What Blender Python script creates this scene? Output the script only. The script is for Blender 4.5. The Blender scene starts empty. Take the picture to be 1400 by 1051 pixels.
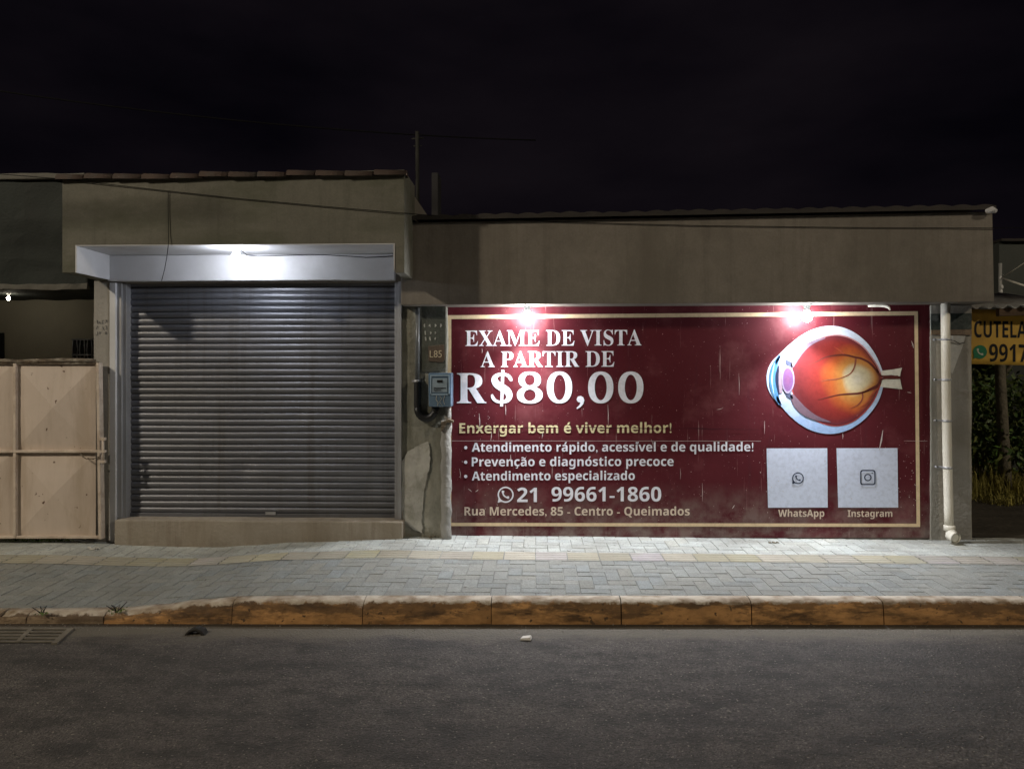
import bpy, bmesh, math, random
from mathutils import Vector, Matrix, noise
R = math.radians
random.seed(7)
scene = bpy.context.scene
col = scene.collection

# ------------------------------------------------------------------ camera, world, exposure
F = 1030.0            # focal length in photo pixels (1400 wide)
HOR = 512.0           # horizon row
YAW = R(1.8)
EYE = 1.6
cd = bpy.data.cameras.new('camera')
cam = bpy.data.objects.new('camera', cd); col.objects.link(cam)
cam.location = (0, 0, EYE); cam.rotation_euler = (R(90), 0, YAW)
cd.sensor_width = 36; cd.lens = 36 * F / 1400; cd.shift_y = (HOR - 525.5) / 1400
cd.clip_start = .05; cd.clip_end = 600
scene.camera = cam
vs = scene.view_settings
vs.view_transform = 'Standard'; vs.look = 'None'; vs.exposure = 0; vs.gamma = 1; vs.use_curve_mapping = False
scene.render.engine = 'CYCLES'
scene.cycles.sample_clamp_indirect = 4
scene.cycles.max_bounces = 8
scene.cycles.use_denoising = True

world = bpy.data.worlds.new('World'); scene.world = world; world.use_nodes = True
wn = world.node_tree; wn.nodes.clear()
wo = wn.nodes.new('ShaderNodeOutputWorld'); wb = wn.nodes.new('ShaderNodeBackground')
wt = wn.nodes.new('ShaderNodeTexCoord'); wz = wn.nodes.new('ShaderNodeTexNoise'); wr = wn.nodes.new('ShaderNodeValToRGB')
wm = wn.nodes.new('ShaderNodeMapping'); wm.inputs['Scale'].default_value = (1, 1, 2.6)
wz.inputs['Scale'].default_value = 2.2; wz.inputs['Detail'].default_value = 5
wr.color_ramp.elements[0].position = .35; wr.color_ramp.elements[0].color = (.0014, .0011, .0022, 1)
wr.color_ramp.elements[1].position = .75; wr.color_ramp.elements[1].color = (.0074, .0056, .0074, 1)
wn.links.new(wt.outputs['Generated'], wm.inputs['Vector']); wn.links.new(wm.outputs[0], wz.inputs['Vector'])
wn.links.new(wz.outputs[0], wr.inputs[0]); wn.links.new(wr.outputs[0], wb.inputs[0]); wn.links.new(wb.outputs[0], wo.inputs[0])
wb.inputs[1].default_value = 1.0

STREET_W = 4600       # the sodium-white street lamp up the road on the left
SIGN_W = 28
SPOT_W = 235          # each bare lamp over the sign
DOOR_W = 17           # the bulb over the shutter
PORCH_W = .8
FAR_W = 2600          # next street lamp down the road on the right

# ------------------------------------------------------------------ helpers
def at(px, py, Y):
    """point on the frontal plane at distance Y that the photo shows at (px, py)"""
    u = (px - 700) / F; v = -(py - HOR) / F
    x = u * math.cos(YAW) - math.sin(YAW); y = u * math.sin(YAW) + math.cos(YAW)
    t = Y / y
    return Vector((x * t, Y, EYE + v * t))
def gr(px, py, z):
    """point on the level z that the photo shows at (px, py)"""
    u = (px - 700) / F; v = -(py - HOR) / F
    t = (z - EYE) / v
    return Vector(((u * math.cos(YAW) - math.sin(YAW)) * t, (u * math.sin(YAW) + math.cos(YAW)) * t, z))
def X(px, Y): return at(px, HOR, Y).x
def Z(py, Y, px=700): return at(px, py, Y).z

def tag(o, label=None, cat=None, group=None, kind=None):
    if label: o['label'] = label
    if cat: o['category'] = cat
    if group: o['group'] = group
    if kind: o['kind'] = kind
    return o
def thing(name, loc, label, cat, group=None):
    o = bpy.data.objects.new(name, None); col.objects.link(o); o.location = loc
    o.empty_display_size = .1
    return tag(o, label, cat, group)
def wloc(p):
    v = Vector((0, 0, 0))
    while p is not None: v = v + Vector(p.location); p = p.parent
    return v

class MB:
    def __init__(s): s.bm = bmesh.new(); s.mi = 0
    def face(s, vv):
        try:
            f = s.bm.faces.new(vv); f.material_index = s.mi; return f
        except ValueError: return None
    def poly(s, pts): return s.face([s.bm.verts.new(p) for p in pts])
    def prism(s, front, back):
        a = [s.bm.verts.new(p) for p in front]; b = [s.bm.verts.new(p) for p in back]
        s.face(a); s.face(b[::-1]); n = len(a)
        for i in range(n): s.face([a[i], b[i], b[(i + 1) % n], a[(i + 1) % n]])
        return s
    def pxprism(s, pts, Yf, Yb):
        f = [at(px, py, Yf) for px, py in pts]
        return s.prism(f, [Vector((p.x, Yb, p.z)) for p in f])
    def box(s, x0, x1, y0, y1, z0, z1):
        return s.prism([(x0, y0, z0), (x1, y0, z0), (x1, y0, z1), (x0, y0, z1)], [(x0, y1, z0), (x1, y1, z0), (x1, y1, z1), (x0, y1, z1)])
    def tube(s, pts, r, n=10, caps=True):
        pts = [Vector(p) for p in pts]; rings = []
        up = Vector((0, 0, 1))
        for i, p in enumerate(pts):
            d = (pts[min(i + 1, len(pts) - 1)] - pts[max(i - 1, 0)]).normalized()
            ref = up if abs(d.dot(up)) < .95 else Vector((0, 1, 0))
            a = d.cross(ref).normalized(); b = d.cross(a).normalized()
            rr = r[i] if isinstance(r, (list, tuple)) else r
            rings.append([s.bm.verts.new(p + a * math.cos(2 * math.pi * k / n) * rr + b * math.sin(2 * math.pi * k / n) * rr) for k in range(n)])
        for A, B in zip(rings, rings[1:]):
            for k in range(n):
                f = s.face([A[k], A[(k + 1) % n], B[(k + 1) % n], B[k]])
                if f: f.smooth = True
        if caps: s.face(rings[0][::-1]); s.face(rings[-1])
        return s
    def lathe(s, c, prof, axis='z', n=20):
        c = Vector(c); rings = []
        for r, h in prof:
            ring = []
            for k in range(n):
                a = 2 * math.pi * k / n
                v = Vector((r * math.cos(a), r * math.sin(a), h))
                if axis == 'y': v = Vector((v.x, v.z, v.y))
                ring.append(s.bm.verts.new(c + v))
            rings.append(ring)
        for A, B in zip(rings, rings[1:]):
            for k in range(n):
                f = s.face([A[k], A[(k + 1) % n], B[(k + 1) % n], B[k]])
                if f: f.smooth = True
        s.face(rings[0]); s.face(rings[-1])
        return s
    def ring2d(s, c, Y, ro, ri, n=32, sx=1, sz=1):
        """flat annulus in the sign plane"""
        A = []; B = []
        for k in range(n):
            a = 2 * math.pi * k / n
            A.append(s.bm.verts.new((c[0] + ro * sx * math.cos(a), Y, c[1] + ro * sz * math.sin(a))))
            B.append(s.bm.verts.new((c[0] + ri * sx * math.cos(a), Y, c[1] + ri * sz * math.sin(a))))
        for k in range(n): s.face([A[k], A[(k + 1) % n], B[(k + 1) % n], B[k]])
        return s
    def ribbon(s, pts, w, Y):
        """flat ribbon in the plane Y; pts (x,z), w width or list"""
        L = []; n = len(pts)
        for i, p in enumerate(pts):
            a = Vector(pts[max(i - 1, 0)]); b = Vector(pts[min(i + 1, n - 1)]); d = (b - a)
            if d.length < 1e-9: d = Vector((1, 0))
            d.normalize(); nn = Vector((-d.y, d.x)); ww = (w[i] if isinstance(w, (list, tuple)) else w) / 2
            L.append((s.bm.verts.new((p[0] + nn.x * ww, Y, p[1] + nn.y * ww)), s.bm.verts.new((p[0] - nn.x * ww, Y, p[1] - nn.y * ww))))
        for a, b in zip(L, L[1:]): s.face([a[0], a[1], b[1], b[0]])
        return s
    def bevel(s, w, seg=2):
        bmesh.ops.remove_doubles(s.bm, verts=s.bm.verts, dist=1e-5)
        ed = [e for e in s.bm.edges if len(e.link_faces) == 2 and e.calc_face_angle(0) > .5]
        bmesh.ops.bevel(s.bm, geom=ed, offset=w, segments=seg, affect='EDGES', profile=.6, clamp_overlap=True)
        return s
    def rough(s, cuts_len, amp, freq=3.0, seed=0):
        """subdivide long edges and push the vertices about a little: hand-made plaster, chipped concrete"""
        for _ in range(7):
            ed = [e for e in s.bm.edges if e.calc_length() > cuts_len]
            if not ed: break
            bmesh.ops.subdivide_edges(s.bm, edges=ed, cuts=1, use_grid_fill=True)
        bmesh.ops.triangulate(s.bm, faces=[f for f in s.bm.faces if len(f.verts) > 4])
        for v in s.bm.verts:
            q = v.co * freq + Vector((seed, seed * 2, 0))
            v.co += noise.noise_vector(q) * amp
        return s
    def build(s, name, m, parent=None, label=None, recalc=True):
        if recalc: bmesh.ops.recalc_face_normals(s.bm, faces=s.bm.faces)
        o_ = wloc(parent) if parent else Vector((0, 0, 0))
        for v in s.bm.verts: v.co -= o_
        me = bpy.data.meshes.new(name); s.bm.to_mesh(me); s.bm.free()
        for mm in (m if isinstance(m, (list, tuple)) else [m]): me.materials.append(mm)
        o = bpy.data.objects.new(name, me); col.objects.link(o); o.parent = parent
        if label: o['label'] = label
        return o

# ------------------------------------------------------------------ materials
def mat(name, base, rough=.85, metal=0., var=.18, scale=1.5, bump=.25, bscale=45., spec=.4,
        stain=None, stain_amt=.5, stain_scale=(3, 3, .6), speck=None, speck_scale=120, speck_t=.2, attr=None, aniso=(1, 1, 1), coat=0., low=None, grain=None, drip=None):
    m = bpy.data.materials.new(name); m.use_nodes = True
    nt = m.node_tree; N = nt.nodes; L = nt.links; b = N['Principled BSDF']
    b.inputs['Roughness'].default_value = rough; b.inputs['Metallic'].default_value = metal
    b.inputs['Specular IOR Level'].default_value = spec; b.inputs['Coat Weight'].default_value = coat
    tc = N.new('ShaderNodeTexCoord'); geo = N.new('ShaderNodeNewGeometry')
    mp = N.new('ShaderNodeMapping'); mp.inputs['Scale'].default_value = aniso; L.new(geo.outputs['Position'], mp.inputs[0])
    n1 = N.new('ShaderNodeTexNoise'); n1.inputs['Scale'].default_value = scale; n1.inputs['Detail'].default_value = 8; n1.inputs['Roughness'].default_value = .62
    L.new(mp.outputs[0], n1.inputs['Vector'])
    rp = N.new('ShaderNodeValToRGB'); e = rp.color_ramp.elements
    e[0].position = .3; e[1].position = .7
    e[0].color = tuple(c * (1 - var) for c in base) + (1,); e[1].color = tuple(min(1, c * (1 + var)) for c in base) + (1,)
    L.new(n1.outputs[0], rp.inputs[0]); cur = rp.outputs[0]
    def mix(a, bcol, fac, mode='MIX'):
        x = N.new('ShaderNodeMix'); x.data_type = 'RGBA'; x.blend_type = mode
        L.new(a, x.inputs[6])
        if isinstance(bcol, tuple): x.inputs[7].default_value = bcol + (1,)
        else: L.new(bcol, x.inputs[7])
        if isinstance(fac, float): x.inputs[0].default_value = fac
        else: L.new(fac, x.inputs[0])
        return x.outputs[2]
    def ramp(src, a, c):
        r = N.new('ShaderNodeMapRange'); r.inputs[1].default_value = a; r.inputs[2].default_value = c; r.clamp = True
        L.new(src, r.inputs[0]); return r.outputs[0]
    def mul(a, k):
        x = N.new('ShaderNodeMath'); x.operation = 'MULTIPLY'; L.new(a, x.inputs[0])
        if isinstance(k, float): x.inputs[1].default_value = k
        else: L.new(k, x.inputs[1])
        return x.outputs[0]
    if drip:
        dc, da, dsc = drip
        md = N.new('ShaderNodeMapping'); md.inputs['Scale'].default_value = dsc; L.new(geo.outputs['Position'], md.inputs[0])
        nd = N.new('ShaderNodeTexNoise'); nd.inputs['Scale'].default_value = 1; nd.inputs['Detail'].default_value = 6; nd.inputs['Roughness'].default_value = .7
        L.new(md.outputs[0], nd.inputs['Vector']); cur = mix(cur, dc, mul(ramp(nd.outputs[0], .52, .68), da))
    if grain:
        for gs, ga in grain:
            n5 = N.new('ShaderNodeTexNoise'); n5.inputs['Scale'].default_value = gs; n5.inputs['Detail'].default_value = 3; n5.inputs['Roughness'].default_value = .7
            L.new(geo.outputs['Position'], n5.inputs['Vector'])
            r5 = N.new('ShaderNodeMapRange'); r5.inputs[1].default_value = .3; r5.inputs[2].default_value = .7; r5.inputs[3].default_value = 1 - ga; r5.inputs[4].default_value = 1 + ga
            L.new(n5.outputs[0], r5.inputs[0]); c5 = N.new('ShaderNodeCombineColor')
            for i in range(3): L.new(r5.outputs[0], c5.inputs[i])
            cur = mix(cur, c5.outputs[0], 1.0, 'MULTIPLY')
    if attr:
        at_ = N.new('ShaderNodeAttribute'); at_.attribute_name = attr
        cur = mix(cur, at_.outputs[0], 1.0, 'MULTIPLY')
    if stain:
        ms = N.new('ShaderNodeMapping'); ms.inputs['Scale'].default_value = stain_scale; L.new(geo.outputs['Position'], ms.inputs[0])
        n2 = N.new('ShaderNodeTexNoise'); n2.inputs['Scale'].default_value = 1; n2.inputs['Detail'].default_value = 7; n2.inputs['Roughness'].default_value = .65
        L.new(ms.outputs[0], n2.inputs['Vector'])
        cur = mix(cur, stain, mul(ramp(n2.outputs[0], .47, .64), stain_amt))
    if low:      # dirt splashed up from the pavement: (colour, z0, z1, amount)
        lc, z0, z1, am = low
        sp = N.new('ShaderNodeSeparateXYZ'); L.new(geo.outputs['Position'], sp.inputs[0])
        n4 = N.new('ShaderNodeTexNoise'); n4.inputs['Scale'].default_value = 5; n4.inputs['Detail'].default_value = 8; n4.inputs['Roughness'].default_value = .7
        L.new(geo.outputs['Position'], n4.inputs['Vector'])
        f = mul(ramp(sp.outputs[2], z1, z0), ramp(n4.outputs[0], .38, .62))
        cur = mix(cur, lc, mul(f, am))
    if speck:
        vo = N.new('ShaderNodeTexNoise'); vo.inputs['Scale'].default_value = speck_scale; vo.inputs['Detail'].default_value = 2
        L.new(geo.outputs['Position'], vo.inputs['Vector'])
        cur = mix(cur, speck, ramp(vo.outputs[0], 1 - speck_t - .04, 1 - speck_t))
    L.new(cur, b.inputs['Base Color'])
    n3 = N.new('ShaderNodeTexNoise'); n3.inputs['Scale'].default_value = bscale; n3.inputs['Detail'].default_value = 6
    L.new(geo.outputs['Position'], n3.inputs['Vector'])
    if bump:
        bp = N.new('ShaderNodeBump'); bp.inputs['Strength'].default_value = bump; bp.inputs['Distance'].default_value = .02
        L.new(n3.outputs[0], bp.inputs['Height']); L.new(bp.outputs[0], b.inputs['Normal'])
    rr = N.new('ShaderNodeMapRange'); rr.inputs[3].default_value = max(.05, rough - .12); rr.inputs[4].default_value = min(1, rough + .12)
    L.new(n1.outputs[0], rr.inputs[0]); L.new(rr.outputs[0], b.inputs['Roughness'])
    return m
def emit(name, colr, strength):
    m = bpy.data.materials.new(name); m.use_nodes = True; b = m.node_tree.nodes['Principled BSDF']
    b.inputs['Base Color'].default_value = (.8, .8, .8, 1)
    b.inputs['Emission Color'].default_value = tuple(colr) + (1,); b.inputs['Emission Strength'].default_value = strength
    return m
def printed(name, colr=None, rough=.55):
    m = bpy.data.materials.new(name); m.use_nodes = True; N = m.node_tree.nodes; b = N['Principled BSDF']; L = m.node_tree.links
    b.inputs['Roughness'].default_value = rough; b.inputs['Specular IOR Level'].default_value = .2
    geo = N.new('ShaderNodeNewGeometry'); n = N.new('ShaderNodeTexNoise'); n.inputs['Scale'].default_value = 28; n.inputs['Detail'].default_value = 8; n.inputs['Roughness'].default_value = .75
    L.new(geo.outputs['Position'], n.inputs['Vector'])
    r = N.new('ShaderNodeMapRange'); r.inputs[1].default_value = .3; r.inputs[2].default_value = .55; r.inputs[3].default_value = .78; r.inputs[4].default_value = 1
    L.new(n.outputs[0], r.inputs[0])
    x = N.new('ShaderNodeMix'); x.data_type = 'RGBA'; x.blend_type = 'MULTIPLY'; x.inputs[0].default_value = 1
    if colr: x.inputs[6].default_value = tuple(colr) + (1,)
    else:
        a = N.new('ShaderNodeAttribute'); a.attribute_name = 'Col'; L.new(a.outputs[0], x.inputs[6])
    c = N.new('ShaderNodeCombineColor')
    for i in range(3): L.new(r.outputs[0], c.inputs[i])
    L.new(c.outputs[0], x.inputs[7]); L.new(x.outputs[2], b.inputs['Base Color'])
    return m

M = {}
M['upper'] = mat('weathered_plaster', (.133, .128, .104), drip=((.07, .07, .052), .45, (11, 11, .55)), grain=((60, .1), (12, .08)), var=.22, scale=.9, stain=(.07, .075, .045), stain_amt=.7, stain_scale=(.8, .8, 2.2), bump=.18, bscale=30)
M['parapet'] = mat('parapet_plaster', (.185, .165, .139), drip=((.10, .089, .07), .4, (9, 9, .45)), grain=((60, .1), (9, .1)), var=.16, scale=.8, stain=(.125, .11, .088), stain_amt=.7, stain_scale=(1.6, 1.6, .5), bump=.2, bscale=25)
M['white'] = mat('white_paint', (.55, .55, .56), var=.07, scale=3, stain=(.42, .42, .4), stain_amt=.4, stain_scale=(2.2, 2.2, 2.2), bump=.1, bscale=18, rough=.7)
M['greywall'] = mat('grey_plaster', (.30, .285, .255), var=.15, scale=3, stain=(.17, .16, .14), stain_amt=.6, bump=.25, bscale=40, low=((.14, .11, .08), .1, .5, .7))
M['meterwall'] = mat('stained_plaster', (.22, .215, .175), var=.22, scale=3, stain=(.11, .11, .085), stain_amt=.75, stain_scale=(5, 5, 1.2), bump=.5, bscale=22, low=((.4, .38, .32), .15, 1.0, .7))
M['rightpillar'] = mat('pillar_plaster', (.29, .275, .24), drip=((.17, .16, .13), .6, (14, 14, .6)), var=.14, scale=2.4, stain=(.2, .19, .16), stain_amt=.55, stain_scale=(4, 4, .8), bump=.25, bscale=40, low=((.22, .2, .16), .1, .6, .8))
M['wall'] = mat('rear_plaster', (.2, .18, .15), var=.15)
M['step'] = mat('cement_step', (.31, .278, .23), drip=((.2, .16, .12), .6, (10, 10, .8)), var=.13, scale=2.2, stain=(.2, .165, .12), stain_amt=.6, bump=.3, bscale=40, low=((.14, .115, .08), .05, .25, .7))
M['steel'] = mat('galvanised_slats', (.165, .17, .19), drip=((.10, .095, .085), .55, (9, 9, .35)), rough=.46, metal=.62, var=.16, scale=2.4, aniso=(.6, 1, 5), bump=.06, bscale=14, stain=(.13, .13, .13), stain_amt=.55, stain_scale=(.8, 1, 3), spec=.5)
M['rail'] = mat('steel_guide', (.42, .43, .45), rough=.45, metal=.55, var=.12, bump=.08, stain=(.22, .2, .18), stain_amt=.5)
M['tile'] = mat('clay_tile', (.055, .036, .028), var=.35, scale=4, stain=(.05, .045, .04), stain_amt=.8, stain_scale=(5, 5, 5), bump=.4)
M['darktile'] = mat('mossy_roof_tile', (.035, .03, .026), var=.35, scale=4, bump=.4)
M['darkhouse'] = mat('mouldy_render', (.019, .024, .021), var=.35, scale=1.2, stain=(.015, .018, .015), stain_amt=.8, stain_scale=(4, 4, .7), bump=.3)
M['darkslab'] = mat('dark_slab', (.03, .03, .026), var=.3)
M['cap'] = mat('concrete_cap', (.11, .105, .09), var=.25, scale=5)
M['porch'] = mat('porch_wall', (.5, .47, .37), var=.1, scale=2)
M['gate'] = mat('painted_sheet_steel', (.56, .475, .405), drip=((.36, .29, .22), .22, (7, 7, .6)), rough=.55, var=.07, scale=2.2, stain=(.33, .25, .17), stain_amt=.45, stain_scale=(5, 5, .9), bump=.06, bscale=9, speck=(.1, .05, .03), speck_scale=14, speck_t=.27)
M['gateframe'] = mat('gate_frame_paint', (.56, .48, .40), rough=.55, var=.15, scale=6, stain=(.30, .21, .15), stain_amt=.5, stain_scale=(9, 9, 9), bump=.15)
M['rust'] = mat('rusty_steel', (.10, .075, .05), rough=.8, var=.5, scale=14, bump=.5, stain=(.36, .33, .27), stain_amt=.7, stain_scale=(9, 9, 30))
M['black'] = mat('black_plastic', (.012, .012, .013), rough=.45, var=.2, bump=.05)
M['dark'] = mat('dark_iron', (.02, .02, .02), rough=.6, var=.2)
M['white_pvc'] = mat('white_pvc', (.68, .66, .58), rough=.42, var=.06, scale=6, stain=(.42, .38, .28), stain_amt=.5, stain_scale=(9, 9, 1.4), bump=.04)
M['greypipe'] = mat('plastered_conduit', (.27, .265, .245), var=.16, scale=6, bump=.6, bscale=25, stain=(.2, .19, .17), stain_amt=.6, low=((.3, .28, .24), .1, .4, .5))
M['meterbox'] = mat('blue_grey_polycarbonate', (.11, .17, .24), rough=.3, var=.1, scale=8, bump=.05, coat=.4)
M['meterwin'] = mat('meter_dial', (.26, .33, .39), rough=.35, var=.15, scale=16, bump=.05, coat=.4)
M['plate'] = mat('house_number_plate', (.085, .06, .04), rough=.6, var=.2)
M['platetext'] = mat('plate_digits', (.5, .42, .28), rough=.6, var=.2)
M['scribble'] = mat('black_marker', (.03, .03, .03), var=.1)
M['palemark'] = mat('pale_stencil', (.34, .34, .3), var=.4, scale=60)
M['socket'] = mat('lamp_socket', (.06, .06, .055), rough=.5)
M['porcelain'] = mat('white_lamp_socket', (.6, .6, .58), rough=.4, var=.05)
M['cable'] = mat('cable_rubber', (.008, .008, .008), rough=.9, spec=.08)
M['yellow'] = mat('yellow_banner_vinyl', (.66, .40, .06), rough=.55, var=.16, scale=3, bump=.06, bscale=8, stain=(.3, .16, .03), stain_amt=.5)
M['blackpaint'] = printed('black_sign_paint', (.012, .012, .014))
M['greenprint'] = printed('green_print', (.03, .22, .11))
M['cream_print'] = printed('pale_print', (.62, .62, .5))
M['zinc'] = mat('zinc_sheet', (.42, .42, .40), rough=.5, metal=.3, var=.2, scale=5, stain=(.16, .12, .09), stain_amt=.6)
M['wood'] = mat('weathered_timber', (.10, .062, .036), var=.3, scale=5, aniso=(.5, 3, 3))
M['bark'] = mat('bark', (.16, .14, .10), var=.35, scale=9, bump=.8, bscale=30)
M['teal'] = mat('teal_sheet', (.03, .12, .10), var=.2)
M['oldsign'] = mat('faded_green_sign', (.022, .032, .028), rough=.6, var=.3, scale=9, stain=(.07, .08, .07), stain_amt=.5, stain_scale=(14, 14, 14))
M['oldsign2'] = mat('faded_brown_strip', (.16, .115, .075), rough=.7, var=.2, scale=9)
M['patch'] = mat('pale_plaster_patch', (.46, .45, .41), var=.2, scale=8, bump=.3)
M['backhouse'] = mat('night_render', (.06, .065, .058), var=.2)
M['leaf'] = mat('leaf', (.075, .125, .04), rough=.6, var=.4, scale=6, bump=0, attr='Col')
M['grass'] = mat('dry_grass', (.34, .30, .11), rough=.8, var=.35, scale=5, bump=0, attr='Col')
M['soil'] = mat('packed_soil', (.075, .065, .05), var=.35, scale=3, bump=.9, bscale=16, aniso=(.5, 2.2, 1))
M['rubble'] = mat('litter_paper', (.6, .58, .54), var=.1)
M['stone'] = mat('dark_rubber', (.02, .018, .016), var=.3, bump=.3)

# ------------------------------------------------------------------ heights of the pavement
def lerp_tab(tab, x):
    if x <= tab[0][0]: return tab[0][1]
    for (a, za), (b, zb) in zip(tab, tab[1:]):
        if x <= b:
            t = (x - a) / (b - a); t = t * t * (3 - 2 * t)
            return za + (zb - za) * t
    return tab[-1][1]
KA = gr(300, 852, 0); KB = gr(1300, 853, 0)
def yk(x): return KA.y + (KB.y - KA.y) * (x - KA.x) / (KB.x - KA.x)      # front of the kerb
kerb_tab = [(X(p, 4.85), z) for p, z in ((-300, .062), (60, .062), (165, .068), (215, .088), (275, .122), (330, .142), (420, .147), (1400, .147))]
front_tab = [(X(p, 6.55), z) for p, z in ((-300, .135), (140, .135), (200, .118), (260, .108), (310, .11), (350, .128), (420, .158), (550, .188), (640, .178), (1280, .168), (1500, .165))]
def zk(x): return lerp_tab(kerb_tab, x)
def zf(x): return lerp_tab(front_tab, x)
KW = .11
def zs(x, y):
    a = yk(x) + KW; t = max(0, min(1.25, (y - a) / (6.55 - a)))
    return zk(x) + (zf(x) - zk(x)) * t

# ------------------------------------------------------------------ the ground
def struct(o): return tag(o, kind='structure')
m = MB(); m.box(-160, 160, -120, 160, -.5, -.12); struct(m.build('ground', M['soil']))
asphalt = mat('asphalt', (.067, .060, .055), drip=((.032, .029, .028), .6, (.22, 3.2, 1)), rough=.78, var=.26, scale=1.1, aniso=(.6, 1.6, 1), bump=.9, bscale=70, spec=.5, stain=(.024, .022, .021), stain_amt=.85, stain_scale=(3.4, 5.5, 1), speck=(.22, .2, .17), speck_scale=60, speck_t=.3, grain=((120, .75), (42, .5), (8, .25)))
def add_gutter(mt):
    nt = mt.node_tree; N = nt.nodes; L = nt.links; b = N['Principled BSDF']; src = b.inputs['Base Color'].links[0].from_socket
    geo = N.new('ShaderNodeNewGeometry'); sp = N.new('ShaderNodeSeparateXYZ'); L.new(geo.outputs['Position'], sp.inputs[0])
    sl = (KB.y - KA.y) / (KB.x - KA.x)
    a = N.new('ShaderNodeMath'); a.operation = 'MULTIPLY_ADD'; L.new(sp.outputs[0], a.inputs[0]); a.inputs[1].default_value = -sl; L.new(sp.outputs[1], a.inputs[2])
    y0 = KA.y - sl * KA.x
    n = N.new('ShaderNodeTexNoise'); n.inputs['Scale'].default_value = 2.6; n.inputs['Detail'].default_value = 8; n.inputs['Roughness'].default_value = .7
    mp = N.new('ShaderNodeMapping'); mp.inputs['Scale'].default_value = (.8, 2.5, 1); L.new(geo.outputs['Position'], mp.inputs[0]); L.new(mp.outputs[0], n.inputs['Vector'])
    c = N.new('ShaderNodeMath'); c.operation = 'MULTIPLY_ADD'; L.new(n.outputs[0], c.inputs[0]); c.inputs[1].default_value = .5; L.new(a.outputs[0], c.inputs[2])
    r = N.new('ShaderNodeMapRange'); r.inputs[1].default_value = y0 - .10; r.inputs[2].default_value = y0 + .06; r.inputs[4].default_value = .85; L.new(c.outputs[0], r.inputs[0])
    x = N.new('ShaderNodeMix'); x.data_type = 'RGBA'; L.new(r.outputs[0], x.inputs[0]); L.new(src, x.inputs[6]); x.inputs[7].default_value = (.13, .115, .09, 1)
    d = N.new('ShaderNodeMath'); d.operation = 'MULTIPLY_ADD'; L.new(n.outputs[0], d.inputs[0]); d.inputs[1].default_value = .09; L.new(a.outputs[0], d.inputs[2])
    r2 = N.new('ShaderNodeMapRange'); r2.inputs[1].default_value = y0 - .03; r2.inputs[2].default_value = y0 - .005; L.new(d.outputs[0], r2.inputs[0])
    x2 = N.new('ShaderNodeMix'); x2.data_type = 'RGBA'; L.new(r2.outputs[0], x2.inputs[0]); L.new(x.outputs[2], x2.inputs[6]); x2.inputs[7].default_value = (.04, .028, .016, 1)
    L.new(x2.outputs[2], b.inputs['Base Color'])
add_gutter(asphalt)
m = MB()
GX = [(-60 + 12 * i) for i in range(5)] + [-9 + .45 * i for i in range(49)] + [14 + 12 * i for i in range(5)]
GY = [-9, -3, 0, 2.2] + [2.5 + .22 * i for i in range(10)]
grid = []
for j, y in enumerate(GY + [None]):
    row = []
    for x in GX:
        yy = y if y is not None else yk(x) + .03
        row.append(m.bm.verts.new((x, yy, (noise.noise(Vector((x * .7, yy * .9, 3))) * .006) if y is not None else 0)))
    grid.append(row)
for A, B in zip(grid, grid[1:]):
    for k in range(len(A) - 1):
        f = m.face([A[k], A[k + 1], B[k + 1], B[k]]); f.smooth = True
struct(m.build('road', asphalt))

paver = mat('concrete_pavers', (.29, .305, .29), rough=.85, var=.14, scale=2.2, bump=.35, bscale=50, grain=((90, .25), (14, .12)), attr='Col', stain=(.2, .2, .18), stain_amt=.6, stain_scale=(1.4, 2.2, 1), speck=(.12, .11, .1), speck_scale=26, speck_t=.27)
joint = mat('sandy_joints', (.2, .2, .185), var=.55, scale=3)
m = MB()                                     # bedding under the blocks
xs = [-9 + .3 * i for i in range(68)]
rows = []
for k in range(9):
    rows.append([m.bm.verts.new((x, yk(x) + KW - .02 + (6.75 - yk(x) - KW + .02) * k / 8, zs(x, yk(x) + KW + (6.75 - yk(x) - KW) * k / 8) - .0042)) for x in xs])
for A, B in zip(rows, rows[1:]):
    for k in range(len(A) - 1): m.face([A[k], A[k + 1], B[k + 1], B[k]]).smooth = True
mbj = m
TY0, TY1 = 5.845, 6.085                      # the tactile strip
me_cols = []
def block(mb, x0, x1, y0, y1, c, g=.0014):
    x0 += g; x1 -= g; y0 += g; y1 -= g
    if x1 - x0 < .012 or y1 - y0 < .012: return
    dz = random.gauss(0, .0009); tx = random.gauss(0, .004); ty = random.gauss(0, .006); cx = (x0 + x1) / 2; cy = (y0 + y1) / 2
    e = .003
    def pt(x, y, d): return (x, y, zs(x, y) + dz + (x - cx) * tx + (y - cy) * ty - d)
    A = [mb.bm.verts.new(pt(x, y, 0)) for x, y in ((x0 + e, y0 + e), (x1 - e, y0 + e), (x1 - e, y1 - e), (x0 + e, y1 - e))]
    B = [mb.bm.verts.new(pt(x, y, .006)) for x, y in ((x0, y0), (x1, y0), (x1, y1), (x0, y1))]
    for f in [mb.face(A)] + [mb.face([B[i], B[(i + 1) % 4], A[(i + 1) % 4], A[i]]) for i in range(4)]:
        f[mb.lay] = c
m = MB(); m.lay = m.bm.faces.layers.float_color.new('FC'); m.mi = 0
w = .1
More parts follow.
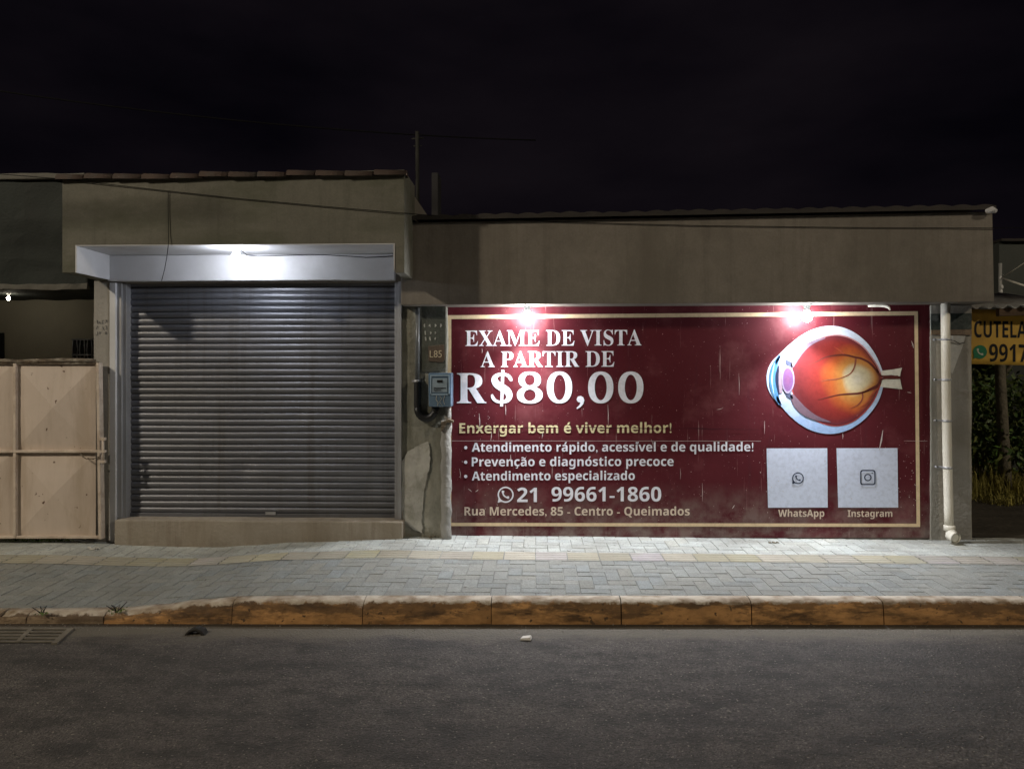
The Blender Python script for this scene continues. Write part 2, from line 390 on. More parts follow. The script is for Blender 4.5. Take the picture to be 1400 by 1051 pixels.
for i in range(-90, 112):
    for j in range(0, 22):
        k = (i - j) % 4
        if k == 0: r_ = (i, i + 2, j, j + 1)
        elif k == 2: r_ = (i, i + 1, j - 1, j + 1)
        else: continue
        x0, x1 = r_[0] * w, r_[1] * w; y0, y1 = 4.72 + r_[2] * w, 4.72 + r_[3] * w
        lo = yk((x0 + x1) / 2) + KW + .004
        y0 = max(y0, lo); y1 = min(y1, 6.74)
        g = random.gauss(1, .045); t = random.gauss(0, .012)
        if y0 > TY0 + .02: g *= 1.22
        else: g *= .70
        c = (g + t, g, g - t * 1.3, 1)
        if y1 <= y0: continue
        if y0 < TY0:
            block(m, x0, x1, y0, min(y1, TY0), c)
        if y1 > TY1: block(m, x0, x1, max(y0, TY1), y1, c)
# copy face colours into a corner attribute when the mesh is built
def build_cols(mb, name, mats, parent=None):
    cols = [tuple(f[mb.lay]) for f in mb.bm.faces]
    mb.bm.faces.layers.float_color.remove(mb.lay)
    o = mb.build(name, mats, parent)
    ca = o.data.color_attributes.new('Col', 'FLOAT_COLOR', 'CORNER')
    for p in o.data.polygons:
        for li in p.loop_indices: ca.data[li].color = cols[p.index]
    return o
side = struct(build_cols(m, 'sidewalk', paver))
struct(mbj.build('paving_bed', joint))
tact = mat('tactile_tile', (.31, .29, .235), var=.16, scale=3, bump=.3, attr='Col', stain=(.27, .265, .22), stain_amt=.75, stain_scale=(1.5, 3, 1))
m = MB(); m.lay = m.bm.faces.layers.float_color.new('FC')
x = -9.0
while x < 11.2:
    g = random.gauss(1, .07); c = (g, g, g * random.gauss(1, .1), 1)
    zc = lambda xx, yy: zs(xx, yy)
    y0, y1 = TY0 + .004, TY1 - .004
    n_b = 4; pitch = (y1 - y0) / n_b
    prof = []
    for b_ in range(n_b):
        a = y0 + b_ * pitch
        prof += [(a, 0), (a + pitch * .28, 0), (a + pitch * .38, .004), (a + pitch * .82, .004), (a + pitch * .92, 0)]
    prof.append((y1, 0))
    A = [m.bm.verts.new((x + .003, y, zs(x, y) + h)) for y, h in prof]; B = [m.bm.verts.new((x + .245, y, zs(x + .245, y) + h)) for y, h in prof]
    for q in range(len(prof) - 1): m.face([A[q], B[q], B[q + 1], A[q + 1]])[m.lay] = c
    x += .25
struct(build_cols(m, 'tactile_strip', tact))

# ------------------------------------------------------------------ kerb stones
def kerb_mat(name, side_c, **kw):
    k = mat(name, side_c, **kw); nt = k.node_tree; N = nt.nodes; L = nt.links; b = N['Principled BSDF']; src = b.inputs['Base Color'].links[0].from_socket
    geo = N.new('ShaderNodeNewGeometry'); at_ = N.new('ShaderNodeAttribute'); at_.attribute_name = 'drop'
    n = N.new('ShaderNodeTexNoise'); n.inputs['Scale'].default_value = 7; n.inputs['Detail'].default_value = 9; n.inputs['Roughness'].default_value = .68; L.new(geo.outputs['Position'], n.inputs['Vector'])
    a = N.new('ShaderNodeMath'); a.operation = 'MULTIPLY_ADD'; L.new(n.outputs[0], a.inputs[0]); a.inputs[1].default_value = .10; L.new(at_.outputs['Fac'], a.inputs[2])
    r = N.new('ShaderNodeMapRange'); r.inputs[1].default_value = .056; r.inputs[2].default_value = .064; r.inputs[3].default_value = 1; r.inputs[4].default_value = 0; L.new(a.outputs[0], r.inputs[0])
    # grime: ragged dark patches, mostly on the upper half of the face
    mp = N.new('ShaderNodeMapping'); mp.inputs['Scale'].default_value = (3.2, 3, 13); L.new(geo.outputs['Position'], mp.inputs[0])
    n3 = N.new('ShaderNodeTexNoise'); n3.inputs['Scale'].default_value = 1; n3.inputs['Detail'].default_value = 9; n3.inputs['Roughness'].default_value = .72; L.new(mp.outputs[0], n3.inputs['Vector'])
    a3 = N.new('ShaderNodeMath'); a3.operation = 'MULTIPLY_ADD'; L.new(at_.outputs['Fac'], a3.inputs[0]); a3.inputs[1].default_value = -1.5; L.new(n3.outputs[0], a3.inputs[2])
    r3 = N.new('ShaderNodeMapRange'); r3.inputs[1].default_value = .36; r3.inputs[2].default_value = .43; r3.inputs[4].default_value = .68; L.new(a3.outputs[0], r3.inputs[0])
    x3 = N.new('ShaderNodeMix'); x3.data_type = 'RGBA'; L.new(r3.outputs[0], x3.inputs[0]); L.new(src, x3.inputs[6]); x3.inputs[7].default_value = (.075, .045, .024, 1); src = x3.outputs[2]
    n2 = N.new('ShaderNodeTexNoise'); n2.inputs['Scale'].default_value = 9; n2.inputs['Detail'].default_value = 8; L.new(geo.outputs['Position'], n2.inputs['Vector'])
    rp = N.new('ShaderNodeValToRGB'); rp.color_ramp.elements[0].position = .35; rp.color_ramp.elements[1].position = .6; rp.color_ramp.elements[0].color = (.20, .145, .09, 1); rp.color_ramp.elements[1].color = (.44, .385, .31, 1); L.new(n2.outputs[0], rp.inputs[0])
    x = N.new('ShaderNodeMix'); x.data_type = 'RGBA'; L.new(r.outputs[0], x.inputs[0]); L.new(src, x.inputs[6]); L.new(rp.outputs[0], x.inputs[7]); L.new(x.outputs[2], b.inputs['Base Color'])
    return k
korange = kerb_mat('worn_orange_paint', (.46, .25, .095), rough=.8, var=.5, scale=3.2, bump=.5, bscale=26, stain=(.06, .035, .018), stain_amt=.92, stain_scale=(3.0, 3.5, 11), speck=(.1, .06, .03), speck_scale=22, speck_t=.3, low=((.33, .16, .05), 0, .06, .6))
kbare = kerb_mat('bare_kerb_side', (.20, .145, .09), var=.3, scale=6, bump=.5)
kerbs = [(-330, -130, 'long low kerb stone past the drain grate, running out of the left edge'), (-130, 13, 'low kerb stone beside the iron drain grate at the left edge'),
         (14, 50, 'short broken kerb stone with a dark gap at its left end'),
         (51, 152, 'low white topped kerb stone in the dropped crossing before the gate'),
         (153, 322.6, 'sloping kerb stone that rises to the right from the dropped crossing'),
         (323, 497.6, 'orange kerb stone with its white right corner chipped, below the shutter'),
         (498, 671.6, 'orange kerb stone right of the chipped notch, below the electric meter'),
         (672, 849, 'dark stained orange kerb stone below the price lettering of the wall banner'),
         (850, 1029, 'orange kerb stone with dark upper half, below the gap between slogan and eye picture'),
         (1030, 1213, 'bright orange kerb stone below the eye picture and pale squares'),
         (1214, 1420, 'orange kerb stone below the white drainpipe, at the right edge'),
         (1421, 1640, 'orange kerb stone beyond the right edge of the pavement view')]
for i, (a, b, lab) in enumerate(kerbs):
    xa, xb = X(a, 4.85) + .0015, X(b, 4.85) - .0015
    m = MB(); n = max(4, int((xb - xa) / .03)); rings = []
    for q in range(n + 1):
        x = xa + (xb - xa) * q / n; y = yk(x); h = zk(x)
        nz = lambda s, f=9: noise.noise(Vector((x * f, s * 7.3, i * 3.1)))
        chip = 0
        e = min(x - xa, xb - x)
        if e < .02: chip = (.02 - e) * .25
        if a == 323 and xb - x < .09: chip += (.09 - (xb - x)) * .55
        if a == 498 and x - xa < .05: chip += (.05 - (x - xa)) * .5
        if a == 14 and x - xa < .1: chip += (.1 - (x - xa)) * .35
        h2 = h - chip * .6 - abs(nz(1, 14)) * .006
        pr = [(y - .012 + nz(2) * .006, -.03), (y - .006 + nz(3) * .006, h * .35), (y + nz(4) * .006, h * .7), (y + .004 + abs(nz(5)) * .006, h2 - .018 - abs(nz(6)) * .012),
              (y + .02 + abs(nz(7)) * .012, h2 - .001), (y + .06, h + .002 - chip * .3), (y + KW + .004, h + .002), (y + KW + .004, -.05)]
        rings.append([m.bm.verts.new((x, yy, zz)) for yy, zz in pr])
    for A, B in zip(rings, rings[1:]):
        for q in range(7): m.face([A[q], B[q], B[q + 1], A[q + 1]]).smooth = True
    for ring in (rings[0], rings[-1][::-1]): m.face([m.bm.verts.new(v.co) for v in ring])
    bmesh.ops.recalc_face_normals(m.bm, faces=m.bm.faces)
    drops = [.16, .10, .05, .014, 0, -.05, -.05, .2] * (n + 1) + [.16, .10, .05, .014, 0, -.05, -.05, .2] + [.2, -.05, -.05, 0, .014, .05, .10, .16]
    o = m.build('kerb_stone', korange if a > 152.5 else kbare)
    da = o.data.attributes.new('drop', 'FLOAT', 'POINT')
    for q, v in enumerate(drops): da.data[q].value = v
    tag(o, lab, 'kerb stone', 'kerb stones along the road')

# ------------------------------------------------------------------ shop with the roller shutter
YV, YP, YB, YW = 6.0, 6.5, 6.4, 6.65
shop = thing('shop_building', (X(330, YP), YP, .1), 'plastered shop front with a deep white lined overhang above its closed roller shutter', 'building')
m = MB(); m.pxprism([(85, 242), (553, 232), (553, 373), (540, 373), (540, 333), (103, 335), (103, 373), (85, 373)], YV, 6.52)
for f in m.bm.faces: pass
m.bevel(.006, 2).build('upper_wall', M['upper'], shop)
zt = Z(236, YV)
m = MB(); m.box(X(85, YV) + .01, X(553, YV) - .01, 6.525, 11.5, Z(384, 6.5), zt - .05); m.build('rear_wall', M['wall'], shop)
m = MB()      # white lining of the overhang: ceiling and two cheeks, and their lower lips
c0 = at(103, 335, YV); c1 = at(540, 333, YV); zb = at(103, 373, YV).z
m.box(c0.x + .001, c1.x - .001, YV - .003, 6.5, c0.z - .008, c0.z - .0025 + .001)
m.build('ceiling', M['white'], shop)
m = MB(); m.box(c0.x + .0015, c0.x + .012, YV - .004, 6.5, zb + .002, c0.z - .009); m.build('cheek', M['white'], shop)
m = MB(); m.box(c1.x - .011, c1.x - .0015, YV - .004, 6.5, zb + .01, c0.z - .009); m.build('cheek', M['white'], shop)
hz0 = Z(384, 6.49, 340); 
m = MB(); m.box(X(149, 6.49), X(540, 6.49), 6.47, 6.74, hz0, c0.z - .01); m.bevel(.006); m.rough(.18, .004, 2); m.build('shutter_box', M['white'], shop)
m = MB(); m.box(X(128, YP), X(150, YP), YP, 6.9, -.05, zb - .004); m.bevel(.006).rough(.2, .004, 3); pil = m.build('pillar', M['greywall'], shop)
m = MB(); m.box(X(150, YP) + .002, X(158.5, YP), YP - .008, 6.9, -.05, zb - .02); m.bevel(.004); m.build('door_jamb', M['white'], shop)
# shutter: rolled steel slats
ys = 6.62; xl, xr = X(171, ys), X(541, ys); zt_, zb_ = hz0 + .02, Z(702, ys, 340)
door = MB(); pitch = .0575; nsl = int((zt_ - zb_) / pitch) + 1; pitch = (zt_ - zb_) / nsl
prof = []
for s in range(nsl):
    z0 = zb_ + s * pitch; j = random.gauss(0, .0018)
    for t, d in ((0, .010), (.07, .010), (.10, .002), (.18, -.002), (.36, -.0055), (.58, -.0068), (.76, -.0055), (.90, -.001), (.965, .005)):
        prof.append((z0 + t * pitch, ys + d + j))
segs = 60; rings = []
for q in range(segs + 1):
    x = xl + (xr - xl) * q / segs
    rings.append([door.bm.verts.new((x, y + noise.noise(Vector((x * .8, z * .9, 0))) * .008 + sum(a_ * math.exp(-((x - dx_) ** 2 + (z - dz_) ** 2) / w_ ** 2) for dx_, dz_, w_, a_ in ((-2.6, .75, .09, .012), (-1.5, .55, .12, .01), (-2.1, 1.25, .07, .008), (-1.25, 1.0, .06, .009))), z + noise.noise(Vector((x * .9, math.floor((z - zb_) / pitch) * .35, 8))) * .0035)) for z, y in prof])
for A, B in zip(rings, rings[1:]):
    for q in range(len(prof) - 1):
        f = door.face([A[q], B[q], B[q + 1], A[q + 1]]); f.smooth = True
sh = door.build('roller_shutter', M['steel'], shop)
m = MB(); m.box(xl, xr, ys - .016, ys + .02, Z(710, ys, 340), zb_ + .004); m.bevel(.004); m.build('bottom_bar', M['steel'], sh)
m = MB(); m.box(X(364, ys), X(378, ys), ys - .022, ys - .015, Z(705, ys), Z(701, ys)); m.bevel(.001); m.build('lock_plate', M['rail'], sh)
for a, b, c, d in ((158.5, 166, 166, 172.5), (544, 548.5, 539.5, 544)):
    m = MB(); m.box(X(a, 6.515) , X(b, 6.515), 6.515, 6.7, Z(712, 6.5), hz0 - .006); m.box(X(c, 6.54), X(d, 6.54), 6.54, 6.7, Z(712, 6.5), hz0 - .008)
    m.bevel(.003); m.build('guide_rail', M['rail'], sh)
m = MB(); m.box(X(155, 6.42), X(550, 6.42), 6.44, 6.74, -.1, Z(711.5, 6.44, 340)); m.bevel(.012).rough(.14, .006, 3); m.build('doorstep', M['step'], shop)
# coping tiles laid end to end along the top
m = MB(); xa, xb = X(83, YV), X(556, YV); n = 12; L_ = (xb - xa) / n
for i in range(n):
    x0 = xa + i * L_; t = i / n; zc = at(85 + (553 - 85) * t, 242 - 10 * t, YV).z - .012 - .02 * t + random.gauss(0, .004)
    P_ = []
    for xx, rr in ((x0 - .02, .055), (x0 + L_, .044)):
        ring = []
        for k in range(9):
            a = math.pi * (k / 8) * 1.1 - .05 * math.pi
            ring.append((xx, 6.02 - math.cos(a) * rr * 1.15, zc + math.sin(a) * rr * .9 - .008))
        P_.append(ring)
    A = [m.bm.verts.new(p) for p in P_[0]]; B = [m.bm.verts.new(p) for p in P_[1]]
    for k in range(8): m.face([A[k], B[k], B[k + 1], A[k + 1]]).smooth = True
    m.face(A); m.face(B[::-1])
m.build('coping_tiles', M['tile'], shop)
# scribbled meter marks on the pillar
m = MB(); random.seed(5)
for r_ in range(3):
    for c_ in range(4):
        if random.random() < .2: continue
        cx = X(133 + c_ * 4.2, YP); cz = Z(440 + r_ * 8, YP, 140)
        pts = [(cx + random.uniform(-.008, .008), cz + random.uniform(-.02, .02)) for _ in range(4)]
        m.ribbon(pts, .005, YP - .006)
m.build('painted_marks', M['scribble'], shop)

def bulb(name, c, power, temp, label, cat, group=None, r=.032, sock=M['porcelain'], base_z=None, reflector=False):
    t = thing(name, c, label, cat, group)
    area = 4 * math.pi * r * r
    em = emit(name + '_glow', temp, power / (math.pi * area))
    prof = [(.001, -r * 1.02)] + [(r * math.sin(a), -r * math.cos(a)) for a in [math.pi * k / 12 for k in range(1, 10)]] + [(r * .5, r * 1.05), (r * .42, r * 1.3)]
    if reflector:      # frosted dome below an opaque reflector cone
        em = emit(name + '_glow', temp, power / (math.pi * math.pi * r * r * 1.25))
        prof = [(.001, -r * .62)] + [(r * math.sin(a), -r * .62 * math.cos(a)) for a in [math.pi * k / 16 for k in range(1, 9)]]
        m = MB(); m.lathe(c, [(r * .99, .001), (r * 1.03, -.003), (r * 1.03, .006), (r * .72, r * .8), (r * .55, r * 1.3)], n=20); m.build('reflector', sock, t)
    m = MB(); m.lathe(c, prof, n=20); m.build('bulb', em, t)
    top = base_z - c[2] if base_z else r * 2.6
    m = MB(); m.lathe(c, [(r * .55, r * 1.28), (r * .62, r * 1.5), (r * .62, r * 1.9), (r * .75, r * 2.0), (r * .75, top - .012), (r * 1.3, top - .01), (r * 1.3, top)], n=18); m.build('socket', sock, t)
    return t
bc = at(323, 351, 6.06)
bulb('light_bulb', (bc.x, bc.y, bc.z), DOOR_W, (.86, .9, 1.0), 'bare white bulb shining under the overhang above the roller shutter', 'light bulb', base_z=c0.z - .008, r=.036)
m = MB(); pts = []
for a, b, Y in ((329, 342, 6.08), (338, 349, 6.4), (352, 350.5, 6.462), (400, 349, 6.462), (443, 348.5, 6.462), (470, 350, 6.462), (500, 352, 6.462), (525, 351, 6.462), (537, 350, 6.462)): pts.append(at(a, b, Y))
m.tube(pts, .0035, 6); tag(m.build('lamp_wire', M['cable']), 'thin dark wire stapled along the white shutter box right of the bare bulb', 'wire')
m = MB(); m.tube([at(a, b, Y) for a, b, Y in ((230, 262, 5.992), (230, 290, 5.992), (230.5, 320, 5.99), (230, 336, 5.98), (228, 352, 6.0), (225, 368, 6.0), (221, 384, 6.0))], .0028, 6)
tag(m.build('hanging_wire', M['cable']), 'loose wire end hanging down over the white overhang left of the bulb', 'wire')

# ------------------------------------------------------------------ building with the wall banner
signb = thing('low_building', (X(930, YW), YW, .1), 'low plastered building whose maroon banner wall sits under a deep plain parapet', 'building')
m = MB(); m.pxprism([(560, 304), (1357, 289), (1359.5, 412.5), (548, 417), (548, 377), (560, 377)], YB, 6.93)
m.bevel(.008); m.build('parapet', M['parapet'], signb)
zbeam = Z(416, YB, 560)
m = MB(); m.box(X(600, YW), X(1300, YW), YW, 6.9, -.1, zbeam - .0); m.build('wall', M['wall'], signb)
m = MB(); m.box(X(548.5, 6.55), X(611, 6.55), 6.55, 6.92, -.1, zbeam - .002); m.bevel(.012).rough(.09, .009, 5, 4); m.build('pillar', M['meterwall'], signb)
m = MB(); m.box(X(1272, 6.63), X(1329, 6.63), 6.63, 6.92, -.1, Z(413, YB, 1330) - .001); m.bevel(.01).rough(.12, .005, 4, 9); rp = m.build('pillar', M['rightpillar'], signb, 'pale grey end pillar behind the drainpipe')
m = MB(); m.box(X(562, 6.9), X(1310, 6.9), 6.935, 11.5, -.1, Z(300, YB)); m.build('rear_wall', M['wall'], signb)
# dark tile roof: wavy sheet rising gently to the back
m = MB(); a = at(563, 303, YB); b = at(1357, 288.5, YB); rows = []
nx = 150
for k, (yo, zo) in enumerate(((-.05, .0), (-.05, .03), (1.2, .14), (5, .5))):
    rr = []
    for i in range(nx + 1):
        t = i / nx; x = a.x + (b.x - a.x) * t
        wv = .016 * abs(math.sin(t * 27 * math.pi)) if k else 0
        rr.append(m.bm.verts.new((x, YB + yo, a.z + (b.z - a.z) * t + zo + wv + .003 + (noise.noise(Vector((x * 2, k, 0))) * .008 if k else 0))))
    rows.append(rr)
for A, B in zip(rows, rows[1:]):
    for i in range(nx): m.face([A[i], A[i + 1], B[i + 1], B[i]])
m.build('roof', M['darktile'], signb)
m = MB(); p = at(1356, 287.5, 6.34); m.tube([(p.x - .045, p.y, p.z - .005), (p.x, p.y, p.z + .004), (p.x + .035, p.y + .01, p.z - .006)], [.016, .028, .02], 10); m.build('ridge_end', M['white'], signb)

# ---- lettering
def mb_(s, up, lo, d):
    o = ''
    for ch in s:
        if 'A' <= ch <= 'Z': o += chr(up + ord(ch) - 65)
        elif 'a' <= ch <= 'z': o += chr(lo + ord(ch) - 97)
        elif '0' <= ch <= '9': o += chr(d + ord(ch) - 48)
        else: o += ch
    return o
serif = lambda s: mb_(s, 0x1D400, 0x1D41A, 0x1D7CE)
sans = lambda s: mb_(s, 0x1D5D4, 0x1D5EE, 0x1D7EC)
ACC = {'á': ('a', 'ac'), 'é': ('e', 'ac'), 'í': ('i', 'ac'), 'ó': ('o', 'ac'), 'ã': ('a', 'ti'), 'ç': ('c', 'ce')}
def text_mesh(body, offset=0.):
    c = bpy.data.curves.new('lettering', 'FONT'); c.body = body; c.size = 1; c.offset = offset; c.resolution_u = 4
    o = bpy.data.objects.new('lettering', c); col.objects.link(o)
    dg = bpy.context.evaluated_depsgraph_get(); dg.update()
    me = bpy.data.meshes.new_from_object(o.evaluated_get(dg))
    bpy.data.objects.remove(o); bpy.data.curves.remove(c)
    return me
def ext(me):
    xs_ = [v.co.x for v in me.vertices]; ys_ = [v.co.y for v in me.vertices]
    r = (min(xs_), max(xs_), min(ys_), max(ys_)) if xs_ else (0, 0, 0, 0)
    return r
def letter(name, s, x0, x1, ytop, ybase, Y, material, parent, style='sans', slope=0., offset=0., mb=None):
    """write s so that its ink spans x0..x1 and capitals reach from ybase to ytop (photo pixels on plane Y)"""
    f = serif if style == 'serif' else (sans if style == 'sans' else (lambda q: q))
    base = ''.join(ACC[ch][0] if ch in ACC else ch for ch in s)
    me = text_mesh(f(base), offset); e = ext(me); ref = text_mesh(f('E'), offset); ce = ext(ref); cap = ce[3] - ce[2]
    A = at(x0, ybase, Y); Bp = at(x1, ybase + slope, Y); T = at(x0, ytop, Y)
    sx = (Bp.x - A.x) / (e[1] - e[0]); sz = (T.z - A.z) / cap
    m = mb or MB()
    def put(x, y): return Vector((A.x + (x - e[0]) * sx, Y, A.z + (y - ce[2]) * sz + (Bp.z - A.z) * (x - e[0]) / (e[1] - e[0])))
    vv = [m.bm.verts.new(put(v.co.x, v.co.y)) for v in me.vertices]
    for p in me.polygons: m.face([vv[i] for i in p.vertices])
    for i, ch in enumerate(s):
        if ch not in ACC: continue
        b_, k = ACC[ch]
        e1 = ext(text_mesh(f(base[:i + 1]), offset)); eb = ext(text_mesh(f(b_), offset)); cx = e1[1] - (eb[1] - eb[0]) / 2
        if k == 'ac': q = [(cx - .03, .60), (cx + .09, .60), (cx + .19, .76), (cx + .05, .76)]; m.poly([put(x, y) for x, y in q])
        elif k == 'ti':
            q = [(cx - .17 + .34 * t / 8, .655 + .035 * math.sin(t / 8 * 2 * math.pi)) for t in range(9)]
            top = [m.bm.verts.new(put(x, y + .04)) for x, y in q]; bot = [m.bm.verts.new(put(x, y - .04)) for x, y in q]
            for t in range(8): m.face([bot[t], bot[t + 1], top[t + 1], top[t]])
        else: m.poly([put(x, y) for x, y in ((cx, 0.005), (cx + .07, .005), (cx + .1, -.08), (cx + .05, -.17), (cx - .1, -.17), (cx - .1, -.11), (cx + .01, -.11), (cx + .03, -.07))])
    if mb: return m
    return m.build(name, material, parent)

# ---- the banner
def banner_mat():
    m = mat('maroon_vinyl', (.078, .0095, .0145), rough=.52, var=.10, scale=2.2, bump=.22, bscale=5, spec=.22,
            speck=(.5, .42, .4), speck_scale=75, speck_t=.238, low=((.24, .2, .175), .12, .66, .85))
    nt = m.node_tree; N = nt.nodes; L = nt.links; b = N['Principled BSDF']; src = b.inputs['Base Color'].links[0].from_socket
    geo = N.new('ShaderNodeNewGeometry')
    def streak(sc, lo, hi, colr, amt, src):
        mp = N.new('ShaderNodeMapping'); mp.inputs['Scale'].default_value = sc; L.new(geo.outputs['Position'], mp.inputs[0])
        n = N.new('ShaderNodeTexNoise'); n.inputs['Scale'].default_value = 1; n.inputs['Detail'].default_value = 5; n.inputs['Roughness'].default_value = .6; L.new(mp.outputs[0], n.inputs['Vector'])
        r = N.new('ShaderNodeMapRange'); r.inputs[1].default_value = lo; r.inputs[2].default_value = hi; r.inputs[4].default_value = amt; L.new(n.outputs[0], r.inputs[0])
        x = N.new('ShaderNodeMix'); x.data_type = 'RGBA'; L.new(r.outputs[0], x.inputs[0]); L.new(src, x.inputs[6]); x.inputs[7].default_value = colr + (1,)
        return x.outputs[2]
    s1 = streak((55, 1, 2.2), .66, .74, (.42, .30, .29), .55, src)        # runs of pale dirt and scratches
    s2 = streak((16, 1, 1.1), .58, .75, (.06, .012, .018), .6, s1)
    s3 = streak((2.2, 1, 2.2), .55, .75, (.2, .07, .075), .5, s2)
    L.new(s3, b.inputs['Base Color'])
    return m
YS = YW - .012
ban = thing('wall_banner', (X(930, YS), YS, Z(733, YS)), 'big maroon wall banner advertising eye exams, with eye picture and prices', 'banner')
m = MB(); m.pxprism([(610, 419), (1271.5, 415), (1273, 735), (610, 734)], YS, YW - .001); m.rough(.25, .0, 1); m.build('panel', banner_mat(), ban)
PW = printed('white_print', (.72, .73, .80)); PC = printed('cream_print', (.66, .52, .33)); PY = printed('pale_yellow_print', (.68, .60, .36)); PB = printed('beige_print', (.62, .52, .42))
L1 = YS - .003
m = MB()
for q in ([(612, 431), (1255, 425.5), (1255, 431), (612, 436.2)], [(612, 714.3), (1258, 715.5), (1258, 720), (612, 718.8)], [(612, 436.2), (617, 436.2), (617, 714.3), (612, 714.3)], [(1250, 431), (1255, 431), (1258, 715.5), (1253, 715.5)]):
    m.poly([at(x, y, L1) for x, y in q])
m.build('border', PC, ban)
letter('heading_text', 'EXAME DE VISTA', 636, 877, 452, 473, L1, PW, ban, 'serif', -1)
letter('heading_text', 'A PARTIR DE', 657, 840, 480.5, 501.7, L1, PW, ban, 'serif', -.5)
# the price, drawn as bold serif figures
m = MB(); letter('', 'R', 624.6, 665, 510, 551, L1, None, None, 'serif', mb=m)
def pc(x, y, Y=L1): p = at(x, y, Y); return (p.x, p.z)
U = (at(701, 530, L1).x - at(700, 530, L1).x)
def oval(cx, cy, ro, ri, h, hi, Y=L1, n=40, e=2.25, ei=2.0):
    A = []; B = []
    for k in range(n):
        a = 2 * math.pi * k / n; c_, s_ = math.cos(a), math.sin(a)
        f = lambda v, q: math.copysign(abs(v) ** (2 / q), v)
        A.append(m.bm.verts.new(at(cx + ro * f(c_, e), cy + h * f(s_, e), Y))); B.append(m.bm.verts.new(at(cx + ri * f(c_, ei), cy + hi * f(s_, ei), Y)))
    for k in range(n): m.face([A[k], A[(k + 1) % n], B[(k + 1) % n], B[k]])
for cx in (765, 821.3, 862.4): oval(cx, 529.5, 17.3, 8.2, 21.8, 17.5)
oval(724.3, 519.3, 15.3, 7.0, 11.3, 7.6); oval(724.3, 540.0, 17.6, 8.2, 11.5, 7.9, L1 - .0006)
# dollar sign
sp = []; wd = []
for x, y, w_ in ((699, 521, 2.5), (698, 517, 5), (694, 512.5, 4), (686, 511, 3.4), (678, 513.5, 6), (675.5, 519, 9), (679, 525.5, 10), (687, 530, 10.5), (694, 534.5, 10), (697, 541, 9), (694, 547.5, 6), (686, 550, 3.6), (678, 548.5, 4), (673.5, 543.5, 5), (672.5, 539, 2.5)):
    sp.append(pc(x, y)); wd.append(w_ * U)
def smooth(p, w, it=2):
    for _ in range(it):
        q = [p[0]]; v = [w[0]]
        for i in range(len(p) - 1):
            a, b = p[i], p[i + 1]
            q += [(a[0] * .75 + b[0] * .25, a[1] * .75 + b[1] * .25), (a[0] * .25 + b[0] * .75, a[1] * .25 + b[1] * .75)]; v += [w[i] * .75 + w[i + 1] * .25, w[i] * .25 + w[i + 1] * .75]
        p, w = q + [p[-1]], v + [w[-1]]
    return p, w
sp, wd = smooth(sp, wd); m.ribbon(sp, wd, L1)
m.ribbon([pc(687.5, 505.7), pc(685.8, 555.4)], 4 * U, L1 - .0006)
m.poly([at(x, y, L1) for x, y in ((788.5, 545), (790, 542), (794, 541), (797.5, 543), (799, 547), (797.5, 552), (793.5, 556.5), (789, 559), (788, 557.5), (792, 554), (793.5, 550.5), (790.5, 549.5), (788.7, 547.5))])
m.build('price_text', PW, ban)
letter('slogan_text', 'Enxergar bem é viver melhor!', 628, 918, 578.3, 592, L1, PY, ban, slope=-.5)
for s, x1, yt, yb in (('Atendimento rápido, acessível e de qualidade!', 1030, 605.3, 617.2), ('Prevenção e diagnóstico precoce', 921, 625, 637.2), ('Atendimento especializado', 868, 644.5, 656.5)):
    letter('bullet_text', s, 645, x1, yt, yb, L1, PW, ban, slope=-.6); m = MB()
    c = at(636.7, (yt + yb) / 2 + .5, L1); m.poly([(c.x + 2.3 * U * math.cos(2 * math.pi * k / 14), L1, c.z + 2.3 * U * math.sin(2 * math.pi * k / 14)) for k in range(14)])
    m.build('bullet_dot', PW, ban)
letter('phone_text', '21', 707, 734, 666.5, 686, L1, PW, ban); letter('phone_text', '99661-1860', 754, 904, 665.5, 685, L1, PW, ban)
letter('address_text', 'Rua Mercedes, 85 - Centro - Queimados', 635, 943, 692.8, 704.3, L1, PB, ban)
def handset_icon(cx, cy, r, Y, mm, name, parent, solid=None):
    """round speech bubble holding a telephone handset"""
    c = at(cx, cy, Y); u = (at(cx + 1, cy, Y).x - c.x); rr = r * u
    m = MB()
    if solid: m.poly([(c.x + rr * math.cos(2 * math.pi * k / 32), Y + .0012, c.z + rr * math.sin(2 * math.pi * k / 32)) for k in range(32)])
    else: m.ring2d((c.x, c.z), Y, rr, rr * .82, 36)
    m.poly([(c.x - rr * .98, Y - .0004, c.z - rr * 1.0), (c.x - rr * .3, Y - .0004, c.z - rr * .8), (c.x - rr * .62, Y - .0004, c.z - rr * .6), (c.x - rr * .85, Y - .0004, c.z - rr * .2)])
    if solid: m.build(name, solid, parent); m = MB()
    pts = []; ws = []
    for k in range(13):
        t = k / 12; a = R(160 + 125 * t); pts.append((c.x + rr * (.28 + .62 * math.cos(a)), c.z + rr * (.28 + .62 * math.sin(a))))
        ws.append(rr * (.30 if (t < .2 or t > .8) else .17))
    m.ribbon(pts, ws, Y - .0004)
    m.build(name, mm, parent)
handset_icon(691.3, 676, 11, L1, PW, 'handset_icon', ban)
PD = printed('navy_print', (.03, .04, .07)); PS = printed('pale_blue_print', (.56, .62, .76))
for q in ([(1048, 612.8), (1131, 612.5), (1131.7, 693.5), (1050, 693.8)], [(1143.6, 612.5), (1227, 612.3), (1228, 693.6), (1146, 693.6)]):
    m = MB(); m.poly([at(x, y, L1) for x, y in q]); m.build('pale_square', PS, ban)
handset_icon(1091, 653.5, 8, L1 - .003, PD, 'handset_icon', ban)
m = MB(); c = at(1186.5, 652.5, L1 - .003)
